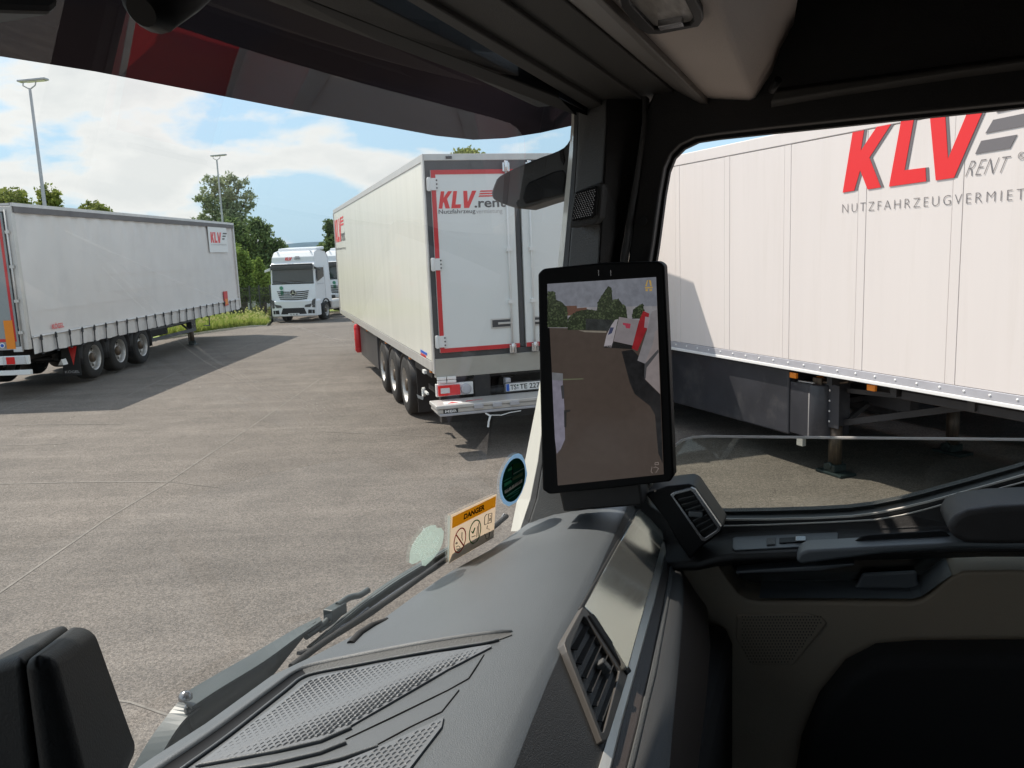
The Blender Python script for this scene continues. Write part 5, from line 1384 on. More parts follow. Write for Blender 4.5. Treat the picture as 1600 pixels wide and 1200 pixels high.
# switch panel
def on_ledge(x, y, lift=0.0):
    t = (y - float(np.interp(x, X_, [846, 845, 840, 835, 831, 830, 827, 822, 815, 808, 790]))) / (float(np.interp(x, X_, [880, 878, 870, 865, 861, 858, 855, 852, 850, 850, 848])) - float(np.interp(x, X_, [846, 845, 840, 835, 831, 830, 827, 822, 815, 808, 790])))
    p = cpt(x, y, a=1.445 - .07 * max(0, min(1, t))); return p + Vector((-.003 - lift, 0, .003 + lift))
b = MB(); b.prism([on_ledge(*q) for q in [(1145, 842), (1150, 840), (1308, 833), (1309.5, 835), (1309, 852), (1304, 853), (1148, 861), (1144, 858)]], (.004, 0, -.006)); sp_ = b.build('switch_panel', M['dash'], CAB, bevel=.0015)
b = MB(); b.prism([on_ledge(x, y, .002) for x, y in [(1198, 843), (1212, 842), (1212, 853), (1198, 854)]], (.002, 0, -.003)); b.build('lock_switch', M['trim'], sp_, bevel=.001)
b = MB(); b.prism([on_ledge(x, y, .002) for x, y in [(1218, 843), (1259, 841), (1259, 849), (1218, 851)]], (.002, 0, -.003)); b.build('window_switch', M['black'], sp_, bevel=.001)
b = MB(); b.prism([on_ledge(x, y, .004) for x, y in [(1243, 841.5), (1259, 841), (1259, 848.5), (1243, 849)]], (.002, 0, -.003)); b.build('switch_key', M['chrome_dark'], sp_, bevel=.001)
# armrest
b = MB(); cA = crow([(1480, 822), (1492, 806), (1512, 797), (1560, 791), (1680, 786), (1680, 850), (1560, 852), (1510, 850), (1488, 840)], a=1.34)
b.prism(cA, (.10, 0, 0), 0); b.build('door_armrest', mat('armrest_vinyl', (0.040, 0.035, 0.034), .6, bump=.3, bscale=400), CAB, bevel=.02, seg=5)
# speaker grille in the lower door
b = MB(); b.prism(crow([(1150, 962), (1255, 957), (1285, 966), (1292, 975), (1240, 1040), (1175, 1040), (1150, 1000)], a=1.4215), (.012, 0, 0)); sg_ = b.build('door_speaker', M['beige'], CAB, bevel=.003)
b = MB()
for i in range(26):
    for j in range(16):
        x = 1160 + i * 4.9 + 2.4 * (j % 2); y = 964 + j * 4.7
        if x < 1284 - max(0, (y - 972)) * .78 and x > 1156 + max(0, y - 1005) * .5:
            p = cpt(x, y, a=1.4205); b.cyl(p, p + Vector((.001, 0, 0)), .0013, n=5)
kind(b.build('grille_holes', M['brown'], sg_), 'stuff')
# black kick panel and seat edge
b = MB(); kp = crow([(1238, 1260), (1252, 1180), (1280, 1112), (1322, 1060), (1372, 1034), (1440, 1029), (1620, 1029), (1800, 1029), (1800, 1500), (1238, 1500)], a=1.34); b.prism(kp, (.08, 0, 0)); b.build('door_kick_panel', M['black_soft'], CAB, bevel=.02, seg=3)
b = MB(); st = [cpt(1362, 1215, z=-.92), cpt(1400, 1172, z=-.92), cpt(1470, 1164, z=-.92), cpt(1700, 1156, z=-.92), cpt(1700, 1400, z=-.92), cpt(1400, 1400, z=-.92)]
b.prism([p + Vector((0, 0, -.16)) for p in st], (0, 0, .16)); b.build('passenger_seat_cushion', mat('seat_cloth', (0.055, 0.042, 0.036), .9, bump=.6, bscale=300), CAB, bevel=.03, seg=4)

# ------------------------------------------------------------------ dashboard
RR = [(985, 772), (963, 820), (940, 868), (905, 945), (880, 995), (850, 1062), (820, 1135), (795, 1200), (755, 1300), (720, 1400)]
FF = [(828, 816, -.520), (768, 858, -.512), (706, 892, -.505), (645, 933, -.499), (592, 972, -.494), (500, 1020, -.482), (424, 1056, -.479), (322, 1130, -.475), (232, 1188, -.471), (100, 1280, -.466)]
rear = [cpt(x, y, z=-.46) for x, y in RR]; front = [cpt(x, y, z=z) for x, y, z in FF]
b = MB(); rows = []
rows.append([Vector((p.x + .02, ws_b(p.x, p.z - EYE - .06, -.012), p.z - .06)) for p in front])
rows.append([p + Vector((0, .012, -.012)) for p in front]); rows.append(front)
for t in (.15, .32, .5, .68, .80, .88): rows.append([p.lerp(q, t) + Vector((0, 0, .012 * math.sin(math.pi * t) * (1 - .6 * (i > 4)))) for i, (p, q) in enumerate(zip(front, rear))])
rows.append([p.lerp(q, .95) + Vector((0, 0, .0005)) for p, q in zip(front, rear)]); rows.append([p + Vector((0, -.001, -.003)) for p in rear])
SLp = [(1036, 838), (1022, 888), (1010, 930), (985, 1020), (973, 1064), (958, 1120), (945, 1165), (930, 1215), (905, 1300), (880, 1390)]
silL = [cpt(x, y, z=-.535) for x, y in SLp]
rows.append([p.lerp(q, .07) + Vector((0, 0, -.001)) for p, q in zip(rear, silL)])
b.loft(rows, 0, True); DB = b.build('dashboard', M['dash'], CAB)
b = MB(); b.loft([[p.lerp(q, t) + Vector((0, 0, -.001 if t < .2 else 0)) for p, q in zip(rear, silL)] for t in (.05, .07, .16, .5, 1)], 0, True); b.build('dash_face', mat('dash_face_shaded', (0.085, 0.084, 0.084), .5, spec=.4, bump=.55, bscale=650), CAB)  # duller copy of the dash plastic, shade put into the material
def strip(nm, la, lb, za, zb, m, bev=.002, lift=.0):
    ra = [cpt(x, y, z=za) for x, y in la]; rb = [cpt(x, y, z=zb) for x, y in lb]; b = MB()
    dn = Vector((0, 0, -.02)); b.loft([[p + dn for p in ra], ra, rb, [p + dn for p in rb]], 0, False); return b.build(nm, m, CAB, bevel=bev)
silR = [(1044, 850), (1032, 896), (1022, 940), (998, 1030), (986, 1074), (972, 1125), (961, 1170), (950, 1215), (930, 1300), (910, 1390)]
broR = [(1049, 866), (1043, 906), (1035, 950), (1015, 1050), (1006, 1086), (997, 1128), (986, 1172), (975, 1215), (955, 1300), (935, 1390)]
rdgR = [(1054, 868), (1050, 908), (1043, 952), (1025, 1052), (1016, 1088), (1006, 1130), (996, 1174), (985, 1217), (965, 1300), (945, 1390)]
gryR = [(1066, 882), (1068, 912), (1068, 945), (1062, 1020), (1058, 1064), (1054, 1104), (1050, 1150), (1046, 1200), (1040, 1300), (1034, 1390)]
lowR = [(1086, 905), (1098, 930), (1106, 956), (1110, 1010), (1106, 1060), (1102, 1104), (1096, 1150), (1090, 1200), (1080, 1300), (1070, 1390)]
strip('silver_strip', SLp, silR, -.533, -.540, M['silver'], .001)
strip('brown_strip', silR, broR, -.544, -.551, M['brown'])
strip('dash_edge', broR, rdgR, -.550, -.553, M['trim'], .002)
b = MB(); ra = [cpt(x, y, z=-.555) for x, y in rdgR]; rb = [cpt(x, y, z=-.568) for x, y in gryR]; rc = [cpt(x, y, z=-.64) for x, y in lowR]
b.loft([ra, [p.lerp(q, .5) + Vector((0, -.004, .004)) for p, q in zip(ra, rb)], rb], 0, True); b.build('dash_side', mat('dash_side_plastic', (0.050, 0.050, 0.051), .55, bump=.4, bscale=600), CAB)
b = MB(); b.loft([[p + Vector((0, .004, -.004)) for p in rb], rc, [Vector((p.x, p.y + .10, p.z - .5)) for p in rc]], 0, True); b.build('dash_lower_body', M['brown'], CAB)
b = MB(); b.box(.2, 1.42, .12, .60, EYE - 1.0, EYE - .66); b.build('glove_compartment', M['black_soft'], CAB, bevel=.03)

# insert panels on the dash face
P0 = cpt(905, 945, z=-.46); P1 = cpt(1036, 838, z=-.535); P2 = cpt(958, 1120, z=-.535)
FN = (P1 - P0).cross(P2 - P0).normalized()
if FN.y > 0: FN = -FN
def face_pt(x, y, lift=0.0): return cpt(x, y, plane=(P0 + FN * lift, FN))
def fprism(nm, pts, lift, th, m, parent, bev=.001):
    b = MB(); b.prism([face_pt(x, y, lift) for x, y in pts], -FN * th); return b.build(nm, m, parent, bevel=bev)
fprism('panel_surround', [(1000, 784), (1008, 786), (1042, 826), (1044, 838), (984, 1052), (978, 1050), (928, 966), (906, 950)], .002, .014, M['dash_dark'], CAB, .002)
GN = (FN + Vector((0, 0, .22))).normalized(); GP = face_pt(985, 900, .009)
b = MB(); b.prism([cpt(x, y, plane=(GP, GN)) for x, y in [(999, 793), (1002, 792), (1036, 832), (1037, 842), (982, 1044), (978, 1042), (932, 965), (912, 947)]], -GN * .012); b.build('gloss_panel', M['gloss'], CAB, bevel=.0015)
VT = MB(); vo = [(911, 948), (917, 953), (984, 1046), (980, 1060), (952, 1150), (947, 1158), (941, 1159), (886, 1018), (882, 1005), (885, 996)]
vi = [(912, 963), (917, 966), (968, 1048), (966, 1058), (946, 1134), (943, 1142), (940, 1143), (894, 1022), (892, 1014), (894, 1005)]
VT.ring([face_pt(x, y, .007) for x, y in vo], [face_pt(x, y, .007) for x, y in vi], -FN * .03); V1 = VT.build('dash_vent', M['taupe'], CAB, bevel=.0015)
b = MB(); b.prism([face_pt(x, y, -.018) for x, y in vi], -FN * .01); b.build('vent_back', M['black'], V1)
fprism('vent_divider', [(920, 960), (928, 958), (988, 1048), (982, 1054)], .010, .012, M['black'], CAB, .002)
for i, (p, q) in enumerate((((918, 972), (897, 1012)), ((929, 985), (904, 1034)), ((938, 1000), (912, 1056)), ((948, 1014), (920, 1078)), ((957, 1028), (928, 1100)), ((965, 1046), (936, 1124)))):
    a_, c_ = face_pt(*p, .003), face_pt(*q, .003); d = (c_ - a_).normalized(); sd = d.cross(FN).normalized()
    b = MB(); w0 = .0045
    b.prism([a_ - sd * w0, c_ - sd * w0, c_ + sd * w0 - FN * .011, a_ + sd * w0 - FN * .011], FN * .0022); b.build('slat', M['dash_dark'], V1, bevel=.0006)
b = MB(); a_ = face_pt(936, 1034, .006); c_ = face_pt(950, 1050, .006); b.bar(a_, c_, .012, .012, up=FN); b.build('vent_knob', M['trim'], V1, bevel=.002)

# side vent by the door
vb_ = [(1008, 772), (1042, 760), (1076, 756), (1086, 760), (1130, 824), (1128, 832), (1099, 853), (1078, 876), (1060, 850), (1040, 815)]
b = MB(); b.prism(crow(vb_, a=1.365), (.07, 0, 0)); SV = b.build('door_vent', M['black'], CAB, bevel=.005, seg=3)
so_ = [(1047, 773), (1052, 769), (1080, 762), (1086, 765), (1127, 824), (1124, 831), (1102, 846), (1096, 845)]
si_ = [(1053, 776), (1056, 773), (1079, 767), (1083, 770), (1121, 825), (1119, 829), (1102, 840), (1098, 839)]
b = MB(); b.ring(crow(so_, a=1.357), crow(si_, a=1.357), (.010, 0, 0)); b.build('vent_rim', M['chrome_dark'], SV, bevel=.001)
for k in range(7):
    t = (k + .6) / 7.4
    l = Vector((1056 + 42 * t, 776 + 62 * t)); r_ = Vector((1082 + 37 * t, 771 + 54 * t))
    p0, p1 = cpt(*l, a=1.358), cpt(*r_, a=1.358); b = MB(); b.prism([p0, p1, p1 + Vector((.012, 0, -.010)), p0 + Vector((.012, 0, -.010))], (0, 0, .002)); b.build('slat', M['trim'], SV, bevel=.0005)
b = MB(); p = cpt(1087, 804, a=1.354); b.box(p.x, p.x + .01, p.y - .012, p.y + .012, p.z - .005, p.z + .005); b.build('vent_knob', M['dash'], SV, bevel=.002)

# raised rim and rubber mats in the dash tray
from mathutils.bvhtree import BVHTree
_bv = BVHTree.FromPolygons([v_.co.copy() for v_ in DB.data.vertices], [tuple(p_.vertices) for p_ in DB.data.polygons])
def tr(x, y, dz=0.0):
    d = ray(x, y); t = Vector((d.dot(AX), d.dot(BX), d.z)); h = _bv.ray_cast(Vector((0, 0, EYE)), t.normalized())
    p = h[0] if h[0] is not None else cpt(x, y, z=-.462)
    return cpt(x, y, z=p.z - EYE + dz)
crest = [(140, 1266), (243, 1195), (290, 1164), (340, 1130), (430, 1065), (458, 1046), (487, 1034), (560, 1018), (650, 1001), (730, 988), (775, 983), (800, 984)]
foot = [(190, 1270), (289, 1198), (320, 1176), (362, 1145), (443, 1081), (468, 1061), (497, 1051), (570, 1037), (650, 1022), (725, 1010), (768, 1003), (800, 992)]
hgt_ = [.0075] * 9 + [.0065, .0045, .001]
crest, foot = smooth_px(crest, 4), smooth_px(foot, 4); hgt_ = list(np.interp(np.linspace(0, 11, len(crest)), range(12), hgt_))
cp = [tr(x, y, h) for (x, y), h in zip(crest, hgt_)]; fp = [tr(x, y, .0008) for x, y in foot]
b = MB(); b.loft([[p + Vector((0, .016, -.020)) for p in cp], [p + Vector((0, .012, -.011)) for p in cp], [p + Vector((0, .005, -.0014)) for p in cp], cp, [p.lerp(q, .22) + Vector((0, 0, .0012)) for p, q in zip(cp, fp)], [p.lerp(q, .30) + Vector((0, 0, -.0008)) for p, q in zip(cp, fp)]], 0, True)
b.build('tray_rim', M['dash'], CAB)
for a_, c_, m_ in ((0, 23, 'black'), (22, len(cp), 'trim')):  # left stretch coloured black to paint the shade on the wall
    b = MB(); b.loft([[p.lerp(q, t) + Vector((0, 0, z_)) for p, q in zip(cp[a_:c_], fp[a_:c_])] for t, z_ in ((.27, -.0006), (.32, -.0012), (.9, -.0006), (1.0, .0004))], 0, True); b.build('tray_wall', M[m_], CAB)
b = MB(); b.tube([p + Vector((0, -.001, .001)) for p in fp[:-3]], .0019, 6); b.build('tray_bead', M['dash'], CAB)
def mat_panel(poly, nm='tray_mat'):
    pts = [tr(x, y, .0022) for x, y in poly]
    b = MB(); b.prism(pts, (0, 0, -.008)); o = b.build(nm, M['mat_grey'], CAB)
    # embossed short dashes, clipped to the mat
    P2_ = [(p.x, p.y) for p in pts]
    def inside(x, y):
        c = False
        for i in range(len(P2_)):
            (x1, y1), (x2, y2) = P2_[i], P2_[i - 1]
            if (y1 > y) != (y2 > y) and x < (x2 - x1) * (y - y1) / (y2 - y1) + x1: c = not c
        return c
    xs = [p[0] for p in P2_]; ys = [p[1] for p in P2_]; b = MB(); pn = len(pts)
    A3 = np.array([(p.x, p.y, 1) for p in pts]); zc_ = np.linalg.lstsq(A3, np.array([p.z for p in pts]), rcond=None)[0]
    L_, W_, px_, py_ = .0066, .0030, .0084, .0048
    for i in range(int((max(xs) - min(xs)) / px_) + 1):
        for j in range(int((max(ys) - min(ys)) / py_) + 1):
            x = min(xs) + i * px_ + (px_ / 2 if j % 2 else 0); y = min(ys) + j * py_
            if inside(x - .005, y) and inside(x + .005, y) and inside(x, y - .003) and inside(x, y + .003):
                q = [(x - L_ / 2, y - W_ * .2), (x + L_ / 2, y - W_ * .8), (x + L_ / 2, y + W_ * .2), (x - L_ / 2, y + W_ * .8)]
                z = zc_[0] * x + zc_[1] * y + zc_[2] + .0008
                b.add([(u_, v_, z - .0008) for u_, v_ in q] + [(x - L_ * .30, y, z + .0002), (x + L_ * .30, y - W_ * .3, z + .0002)], [(0, 1, 5, 4), (1, 2, 5), (2, 3, 4, 5), (3, 0, 4)])
    kind(b.build('mat_ribs', M['mat_grey'], o), 'stuff')
mat_panel([(476, 1066), (500, 1056), (572, 1041), (650, 1026), (728, 1013), (764, 1007), (768, 1010), (700, 1045), (545, 1135), (500, 1156), (430, 1172), (318, 1194), (305, 1196), (330, 1178), (372, 1146), (452, 1085)])
mat_panel([(693, 1120), (690, 1135), (640, 1200), (600, 1260), (400, 1260), (460, 1215), (540, 1188), (590, 1168)])
b = MB()
for ln_ in ([(756, 1023), (732, 1060), (700, 1078), (620, 1117), (540, 1155)], [(717, 1078), (690, 1112), (640, 1136), (590, 1163)]): b.tube([tr(x, y, .0005) for x, y in ln_], .0007, 6)
b.build('tray_groove', M['trim_dark'], CAB)
b = MB()
for ln_ in ([(310, 1196), (430, 1174), (500, 1158), (548, 1137)], [(300, 1212), (420, 1194), (500, 1176), (540, 1160)], [(450, 1204), (530, 1186), (590, 1166)]): b.tube([tr(x, y, .0012) for x, y in ln_], .0024, 8)
b.build('tray_bead', M['dash'], CAB)
b = MB(); b.tube([cpt(548, 1008, z=-.486), cpt(562, 992, z=-.49), cpt(582, 979, z=-.494), cpt(605, 971, z=-.497)], .006, 8); b.build('cowl_seal', M['rubber'], CAB)

# display housing standing on the dash at the lower left
def hexa(f_tl, f_tr, f_br, f_bl, k_tr, k_br, k_tl, k_bl, nm, m, parent, bev):
    vs = [f_tl, f_tr, f_br, f_bl, k_tl, k_tr, k_br, k_bl]
    b = MB(); b.add(vs, [(0, 1, 2, 3), (7, 6, 5, 4), (0, 4, 5, 1), (1, 5, 6, 2), (2, 6, 7, 3), (3, 7, 4, 0)]); return b.build(nm, m, parent, bevel=bev, seg=5)
HM = mat('housing_plastic', (0.017, 0.0175, 0.018), .55, spec=.3, bump=.25, bscale=500)
dh = hexa(cpt(33, 1028, b=.385), cpt(83, 1024, b=.372), cpt(150, 1290, b=.36), cpt(70, 1300, b=.375), cpt(150, 982, b=.44), cpt(216, 1162, b=.43), cpt(106, 974, b=.455), cpt(150, 1330, b=.45), 'display_housing', HM, CAB, .009)
hexa(cpt(-50, 1050, b=.43), cpt(34, 1024, b=.388), cpt(66, 1300, b=.382), cpt(-40, 1320, b=.41), cpt(108, 972, b=.462), cpt(150, 1330, b=.455), cpt(40, 996, b=.50), cpt(40, 1330, b=.50), 'housing_back', HM, dh, .006)

# ------------------------------------------------------------------ mirror-camera monitor on the pillar
mo = [(840, 428), (848, 420), (938, 411), (1030, 408.5), (1038, 415), (1045, 560), (1053, 744), (1047, 753), (950, 764), (858, 773), (847, 766), (843, 600)]
b = MB(); b.prism(crow(mo, a=1.30), (.032, 0, 0)); MN = b.build('mirror_monitor', mat('bezel_black', (0.006, 0.006, 0.0065), .6, spec=.15), CAB, bevel=.004, seg=3)
b = MB(); b.prism(crow([(872, 764), (1000, 752), (1004, 790), (880, 800)], a=1.33), (.05, 0, 0)); b.build('monitor_bracket', M['trim_dark'], CAB, bevel=.004)
b = MB(); b.prism(crow([(880, 430), (960, 420), (960, 470), (880, 470)], a=1.34), (.07, 0, 0)); b.build('monitor_bracket', M['trim_dark'], CAB, bevel=.004)
def S(zx, zy, k=0): return cpt(850 + zx / 3.5294, 430 + zy / 3.5294, a=1.2992 - .0003 * k)
SE = lambda nm, c, n=.0: emit(nm, c, .62, n * 1.3, 90)
b = MB(); b.prism([S(18, 48), S(618, 10), S(660, 1098), S(76, 1160)], (.002, 0, 0)); SCN = b.build('monitor_screen', SE('scr_asphalt', (0.031, 0.0235, 0.0195), .05), CAB)
def spic(nm, pts, m, k): 
    b = MB(); b.prism([S(x, y, k) for x, y in pts], (.0002, 0, 0)); return b.build(nm, m, SCN)
spic('picture_sky', [(18, 48), (618, 10), (628, 300), (22, 290)], SE('scr_sky', (0.085, 0.09, 0.105), .12), 1)
spic('picture_sky_low', [(20, 180), (623, 170), (628, 300), (22, 290)], SE('scr_sky2', (0.12, 0.118, 0.125), .15), 2)
def blob(x0, x1, base, tops, jit=6):
    pts = [(x0, base)]; n = len(tops)
    for i in range(n * 5):
        t = i / (n * 5 - 1); x = x0 + (x1 - x0) * t; y = float(np.interp(t, np.linspace(0, 1, n), tops)) + rnd.uniform(-jit, jit); pts.append((x, y))
    return pts + [(x1, base)]
def leafy(nm, outline, mats, n, k, sz=5):
    xs = [q[0] for q in outline]; ys = [q[1] for q in outline]
    def ins(x, y):
        c = False
        for i in range(len(outline)):
            (x1, y1), (x2, y2) = outline[i], outline[i - 1]
            if (y1 > y) != (y2 > y) and x < (x2 - x1) * (y - y1) / (y2 - y1) + x1: c = not c
        return c
    b = MB(); b.add([S(x, y, k) for x, y in outline], [list(range(len(outline)))], 0)
    while n > 0:
        x, y = rnd.uniform(min(xs), max(xs)), rnd.uniform(min(ys) - 2, max(ys))
        if not ins(x, y): continue
        n -= 1; m_ = rnd.randrange(len(mats)); r_ = sz * rnd.uniform(.5, 1.4); a_ = rnd.uniform(0, 6.3)
        b.add([S(x + r_ * math.cos(a_ + t_) * rnd.uniform(.6, 1.2), min(y + r_ * math.sin(a_ + t_), max(ys)), k + .2 + .1 * m_) for t_ in (0, 1.3, 2.5, 3.8, 5.0)], [(0, 1, 2, 3, 4)], m_)
    return kind(b.build(nm, mats, SCN), 'stuff')
TL_ = [SE('scr_leaf1', (0.008, 0.012, 0.006)), SE('scr_leaf2', (0.016, 0.023, 0.011)), SE('scr_leaf3', (0.030, 0.040, 0.020)), SE('scr_leaf4', (0.011, 0.016, 0.008))]
spic('picture_roof', [(100, 170), (180, 168), (182, 182), (235, 178), (240, 215), (100, 225)], SE('scr_roof', (0.055, 0.028, 0.02), .1), 3)
leafy('picture_trees', [(20, 288), (20, 88), (60, 95), (66, 135), (100, 150), (128, 180), (132, 288)], TL_, 420, 4)
leafy('picture_trees', [(130, 302), (134, 235), (180, 200), (240, 188), (292, 196), (296, 150), (330, 95), (354, 60), (372, 70), (378, 140), (410, 130), (432, 160), (452, 175), (460, 240), (455, 302)], TL_, 900, 5)
leafy('picture_trees', [(487, 240), (490, 190), (520, 170), (545, 155), (552, 200), (545, 240)], TL_, 130, 4)
spic('picture_fence', [(230, 240), (380, 246), (378, 308), (230, 302)], SE('scr_fence', (0.012, 0.014, 0.014), .3), 6)
spic('picture_kerb', [(190, 304), (345, 308), (343, 318), (225, 314)], SE('scr_kerb', (0.10, 0.09, 0.075), .1), 6)
spic('picture_truck_box', [(414, 230), (524, 248), (492, 388), (384, 364)], SE('scr_white', (0.105, 0.095, 0.10), .06), 7)
spic('picture_truck_cab', [(330, 395), (345, 330), (372, 275), (392, 246), (408, 242), (380, 368), (372, 398)], SE('scr_cab', (0.16, 0.15, 0.16), .08), 7)
spic('picture_truck_glass', [(352, 330), (366, 288), (386, 288), (374, 320)], SE('scr_glass', (0.02, 0.024, 0.05)), 8)
spic('picture_truck_shadow', [(328, 392), (370, 386), (384, 366), (490, 388), (486, 408), (380, 402), (330, 399)], SE('scr_dark', (0.006, 0.006, 0.006)), 7)
spic('picture_truck_mark', [(434, 262), (478, 268), (474, 294), (452, 292), (448, 278), (436, 274)], SE('scr_mark', (0.16, 0.02, 0.035)), 9)
spic('picture_red_trailer', [(548, 196), (580, 212), (570, 290), (515, 418), (484, 404), (524, 252)], SE('scr_red', (0.12, 0.008, 0.010), .12), 8)
spic('picture_red_sign', [(558, 228), (578, 232), (570, 292), (552, 288)], SE('scr_redsign', (0.13, 0.10, 0.11), .1), 9)
spic('picture_grey_trailer', [(594, 200), (622, 190), (630, 420), (562, 490), (515, 470), (572, 290)], SE('scr_grey', (0.10, 0.095, 0.10), .08), 9)
spic('picture_white_trailer', [(612, 310), (628, 300), (640, 655), (556, 572), (562, 470), (600, 380)], SE('scr_wtr', (0.115, 0.10, 0.10), .06), 10)
spic('picture_trailer_gap', [(555, 490), (630, 408), (632, 425), (566, 510), (560, 575), (553, 560)], SE('scr_dark2', (0.03, 0.03, 0.032)), 11)
spic('picture_shadow', [(428, 420), (486, 410), (555, 480), (560, 580), (642, 660), (655, 1040), (630, 980), (612, 770), (585, 722), (500, 655), (472, 590), (446, 490)], SE('scr_shadow', (0.0065, 0.0065, 0.007), .3), 6)
spic('picture_own_cab', [(44, 540), (102, 545), (104, 620), (112, 720), (116, 905), (92, 960), (70, 985), (60, 900), (50, 690)], SE('scr_own', (0.10, 0.095, 0.12), .12), 7)
spic('picture_own_cab_roof', [(44, 536), (104, 542), (104, 582), (46, 578)], SE('scr_own2', (0.075, 0.078, 0.085), .1), 8)
spic('picture_mirror_arm', [(104, 572), (216, 569), (218, 574), (104, 579)], SE('scr_line', (0.06, 0.065, 0.04)), 8)
spic('picture_handle', [(110, 745), (145, 742), (143, 752), (124, 756), (122, 840), (112, 838)], SE('scr_dark3', (0.01, 0.01, 0.01)), 8)
spic('picture_step', [(92, 610), (108, 605), (112, 680), (100, 682)], SE('scr_dark4', (0.02, 0.02, 0.022)), 8)
# symbols: gold trailer icon top right, outline icon bottom right, two small marks on the bezel
gold = SE('scr_gold', (0.21, 0.14, 0.04))
spic('screen_symbol', [(578, 26), (586, 60), (594, 62), (590, 30)], gold, 14); spic('screen_symbol', [(574, 26), (566, 62), (558, 60), (568, 28)], gold, 14); spic('screen_symbol', [(556, 66), (600, 64), (598, 72), (558, 74)], gold, 14)
spic('screen_symbol', [(560, 78), (572, 77), (572, 88), (560, 88)], gold, 14); spic('screen_symbol', [(582, 77), (596, 76), (595, 87), (582, 88)], gold, 14)
wh = SE('scr_icon', (0.12, 0.10, 0.09))
for a0, a1 in (((612, 1034), (630, 1032)), ((630, 1032), (632, 1044)), ((632, 1044), (612, 1046)), ((612, 1046), (612, 1034)), ((596, 1056), (590, 1084)), ((590, 1084), (600, 1092)), ((614, 1056), (632, 1066)), ((632, 1066), (616, 1090)), ((604, 1060), (616, 1058))):
    dx, dy = a1[0] - a0[0], a1[1] - a0[1]; l_ = math.hypot(dx, dy); nx, ny = -dy / l_ * 1.4, dx / l_ * 1.4
    spic('screen_symbol', [(a0[0] + nx, a0[1] + ny), (a1[0] + nx, a1[1] + ny), (a1[0] - nx, a1[1] - ny), (a0[0] - nx, a0[1] - ny)], wh, 14)
b = MB()
for x in (934.5, 953.5): b.prism(crow([(x, 422), (x + 1.2, 422), (x + 1.6, 431), (x + .4, 431)], a=1.2992), (.0005, 0, 0))
b.build('bezel_mark', M['chrome_dark'], MN)

# ------------------------------------------------------------------ stickers on the windscreen
def wprism(nm, pts, off, m, parent, th=.0006):
    b = MB(); b.prism([ws_pt(x, y, off) for x, y in pts], (0, -th, 0)); return b.build(nm, m, parent)
def dz(x, y): return (690 + x / 10, 770 + y / 10)
dg = wprism('danger_sticker', [dz(*q) for q in [(140, 350), (855, 20), (830, 360), (808, 700), (110, 1105), (125, 760)]], -.003, film('sticker_cream', (.92, .82, .70), .6), CAB)
dg['label'] = 'rectangular DANGER sticker with an orange header'
wprism('header_band', [dz(*q) for q in [(170, 378), (845, 52), (835, 218), (163, 556)]], -.004, film('sticker_yellow', (1.0, .73, .10), .6), dg)
wprism('clear_margin', [dz(*q) for q in [(95, 360), (138, 352), (125, 760), (108, 1105), (90, 1000)]], -.0025, film('sticker_clear', (.75, .85, .80), .3, .6), dg)
wprism('shade_patch', [dz(*q) for q in [(165, 960), (385, 800), (560, 700), (815, 575), (806, 695), (112, 1100)]], -.0042, film('sticker_shade', (.62, .64, .66), .5), dg)  # grey patch paints the wiper's shadow on the film
def ring_px(cx_, cy_, rx, ry, rot, k, n=30):
    return [dz(cx_ + math.cos(rot) * k * rx * math.cos(t) - math.sin(rot) * k * ry * math.sin(t), cy_ + math.sin(rot) * k * rx * math.cos(t) + math.cos(rot) * k * ry * math.sin(t)) for t in [2 * math.pi * i / n for i in range(n)]]
def dring(nm, cx_, cy_, rx, ry, rot, m):
    b = MB(); b.ring([ws_pt(*q, -.005) for q in ring_px(cx_, cy_, rx, ry, rot, 1)], [ws_pt(*q, -.005) for q in ring_px(cx_, cy_, rx, ry, rot, .90)], (0, -.0005, 0)); return b.build(nm, m, dg)
RED_ = film('print_sticker_red', (.60, .04, .04), .3); GRN_ = film('print_sticker_green', (.04, .25, .07), .3); BLK_ = film('print_sticker_black', (.02, .02, .02), .1)
dring('prohibition_ring', 283, 742, 88, 205, .22, RED_); dring('tick_ring', 520, 608, 88, 195, .20, GRN_)
def dline(nm, pts, wd, m, off=-.0052):
    b = MB()
    for (x0, y0), (x1, y1) in zip(pts[:-1], pts[1:]):
        dx, dy = x1 - x0, y1 - y0; l_ = math.hypot(dx, dy) or 1; nx, ny = -dy / l_ * wd / 2, dx / l_ * wd / 2
        b.prism([ws_pt(*dz(*q), off) for q in ((x0 + nx, y0 + ny), (x1 + nx, y1 + ny), (x1 - nx, y1 - ny), (x0 - nx, y0 - ny))], (0, -.0005, 0))
    return b.build(nm, m, dg)
dline('prohibition_bar', [(225, 655), (345, 830)], 18, RED_)
dline('tick', [(465, 600), (487, 632), (520, 545)], 14, GRN_)
dline('pictogram', [(318, 615), (312, 700), (330, 745)], 9, film('p1', (.35, .33, .31), .3)); dline('pictogram', [(218, 790), (240, 770), (240, 795), (218, 800)], 8, BLK_)
dline('pictogram', [(222, 850), (255, 828), (285, 845), (285, 870), (225, 878)], 6, BLK_); dline('pictogram', [(235, 890), (275, 888)], 10, BLK_)
dline('pictogram', [(560, 520), (545, 690)], 7, film('p2', (.4, .38, .36), .3)); dline('pictogram', [(580, 470), (570, 680)], 7, film('p3', (.3, .28, .27), .3)); dline('pictogram', [(470, 690), (525, 670)], 9, BLK_)
dline('booklet', [(668, 500), (672, 375), (700, 335), (735, 330), (722, 480), (690, 490), (668, 500)], 6, BLK_); dline('booklet', [(735, 330), (785, 315), (775, 460), (722, 480)], 6, BLK_)
dline('info_letter', [(757, 390), (752, 440)], 14, BLK_); dline('info_letter', [(760, 355), (759, 368)], 14, BLK_)
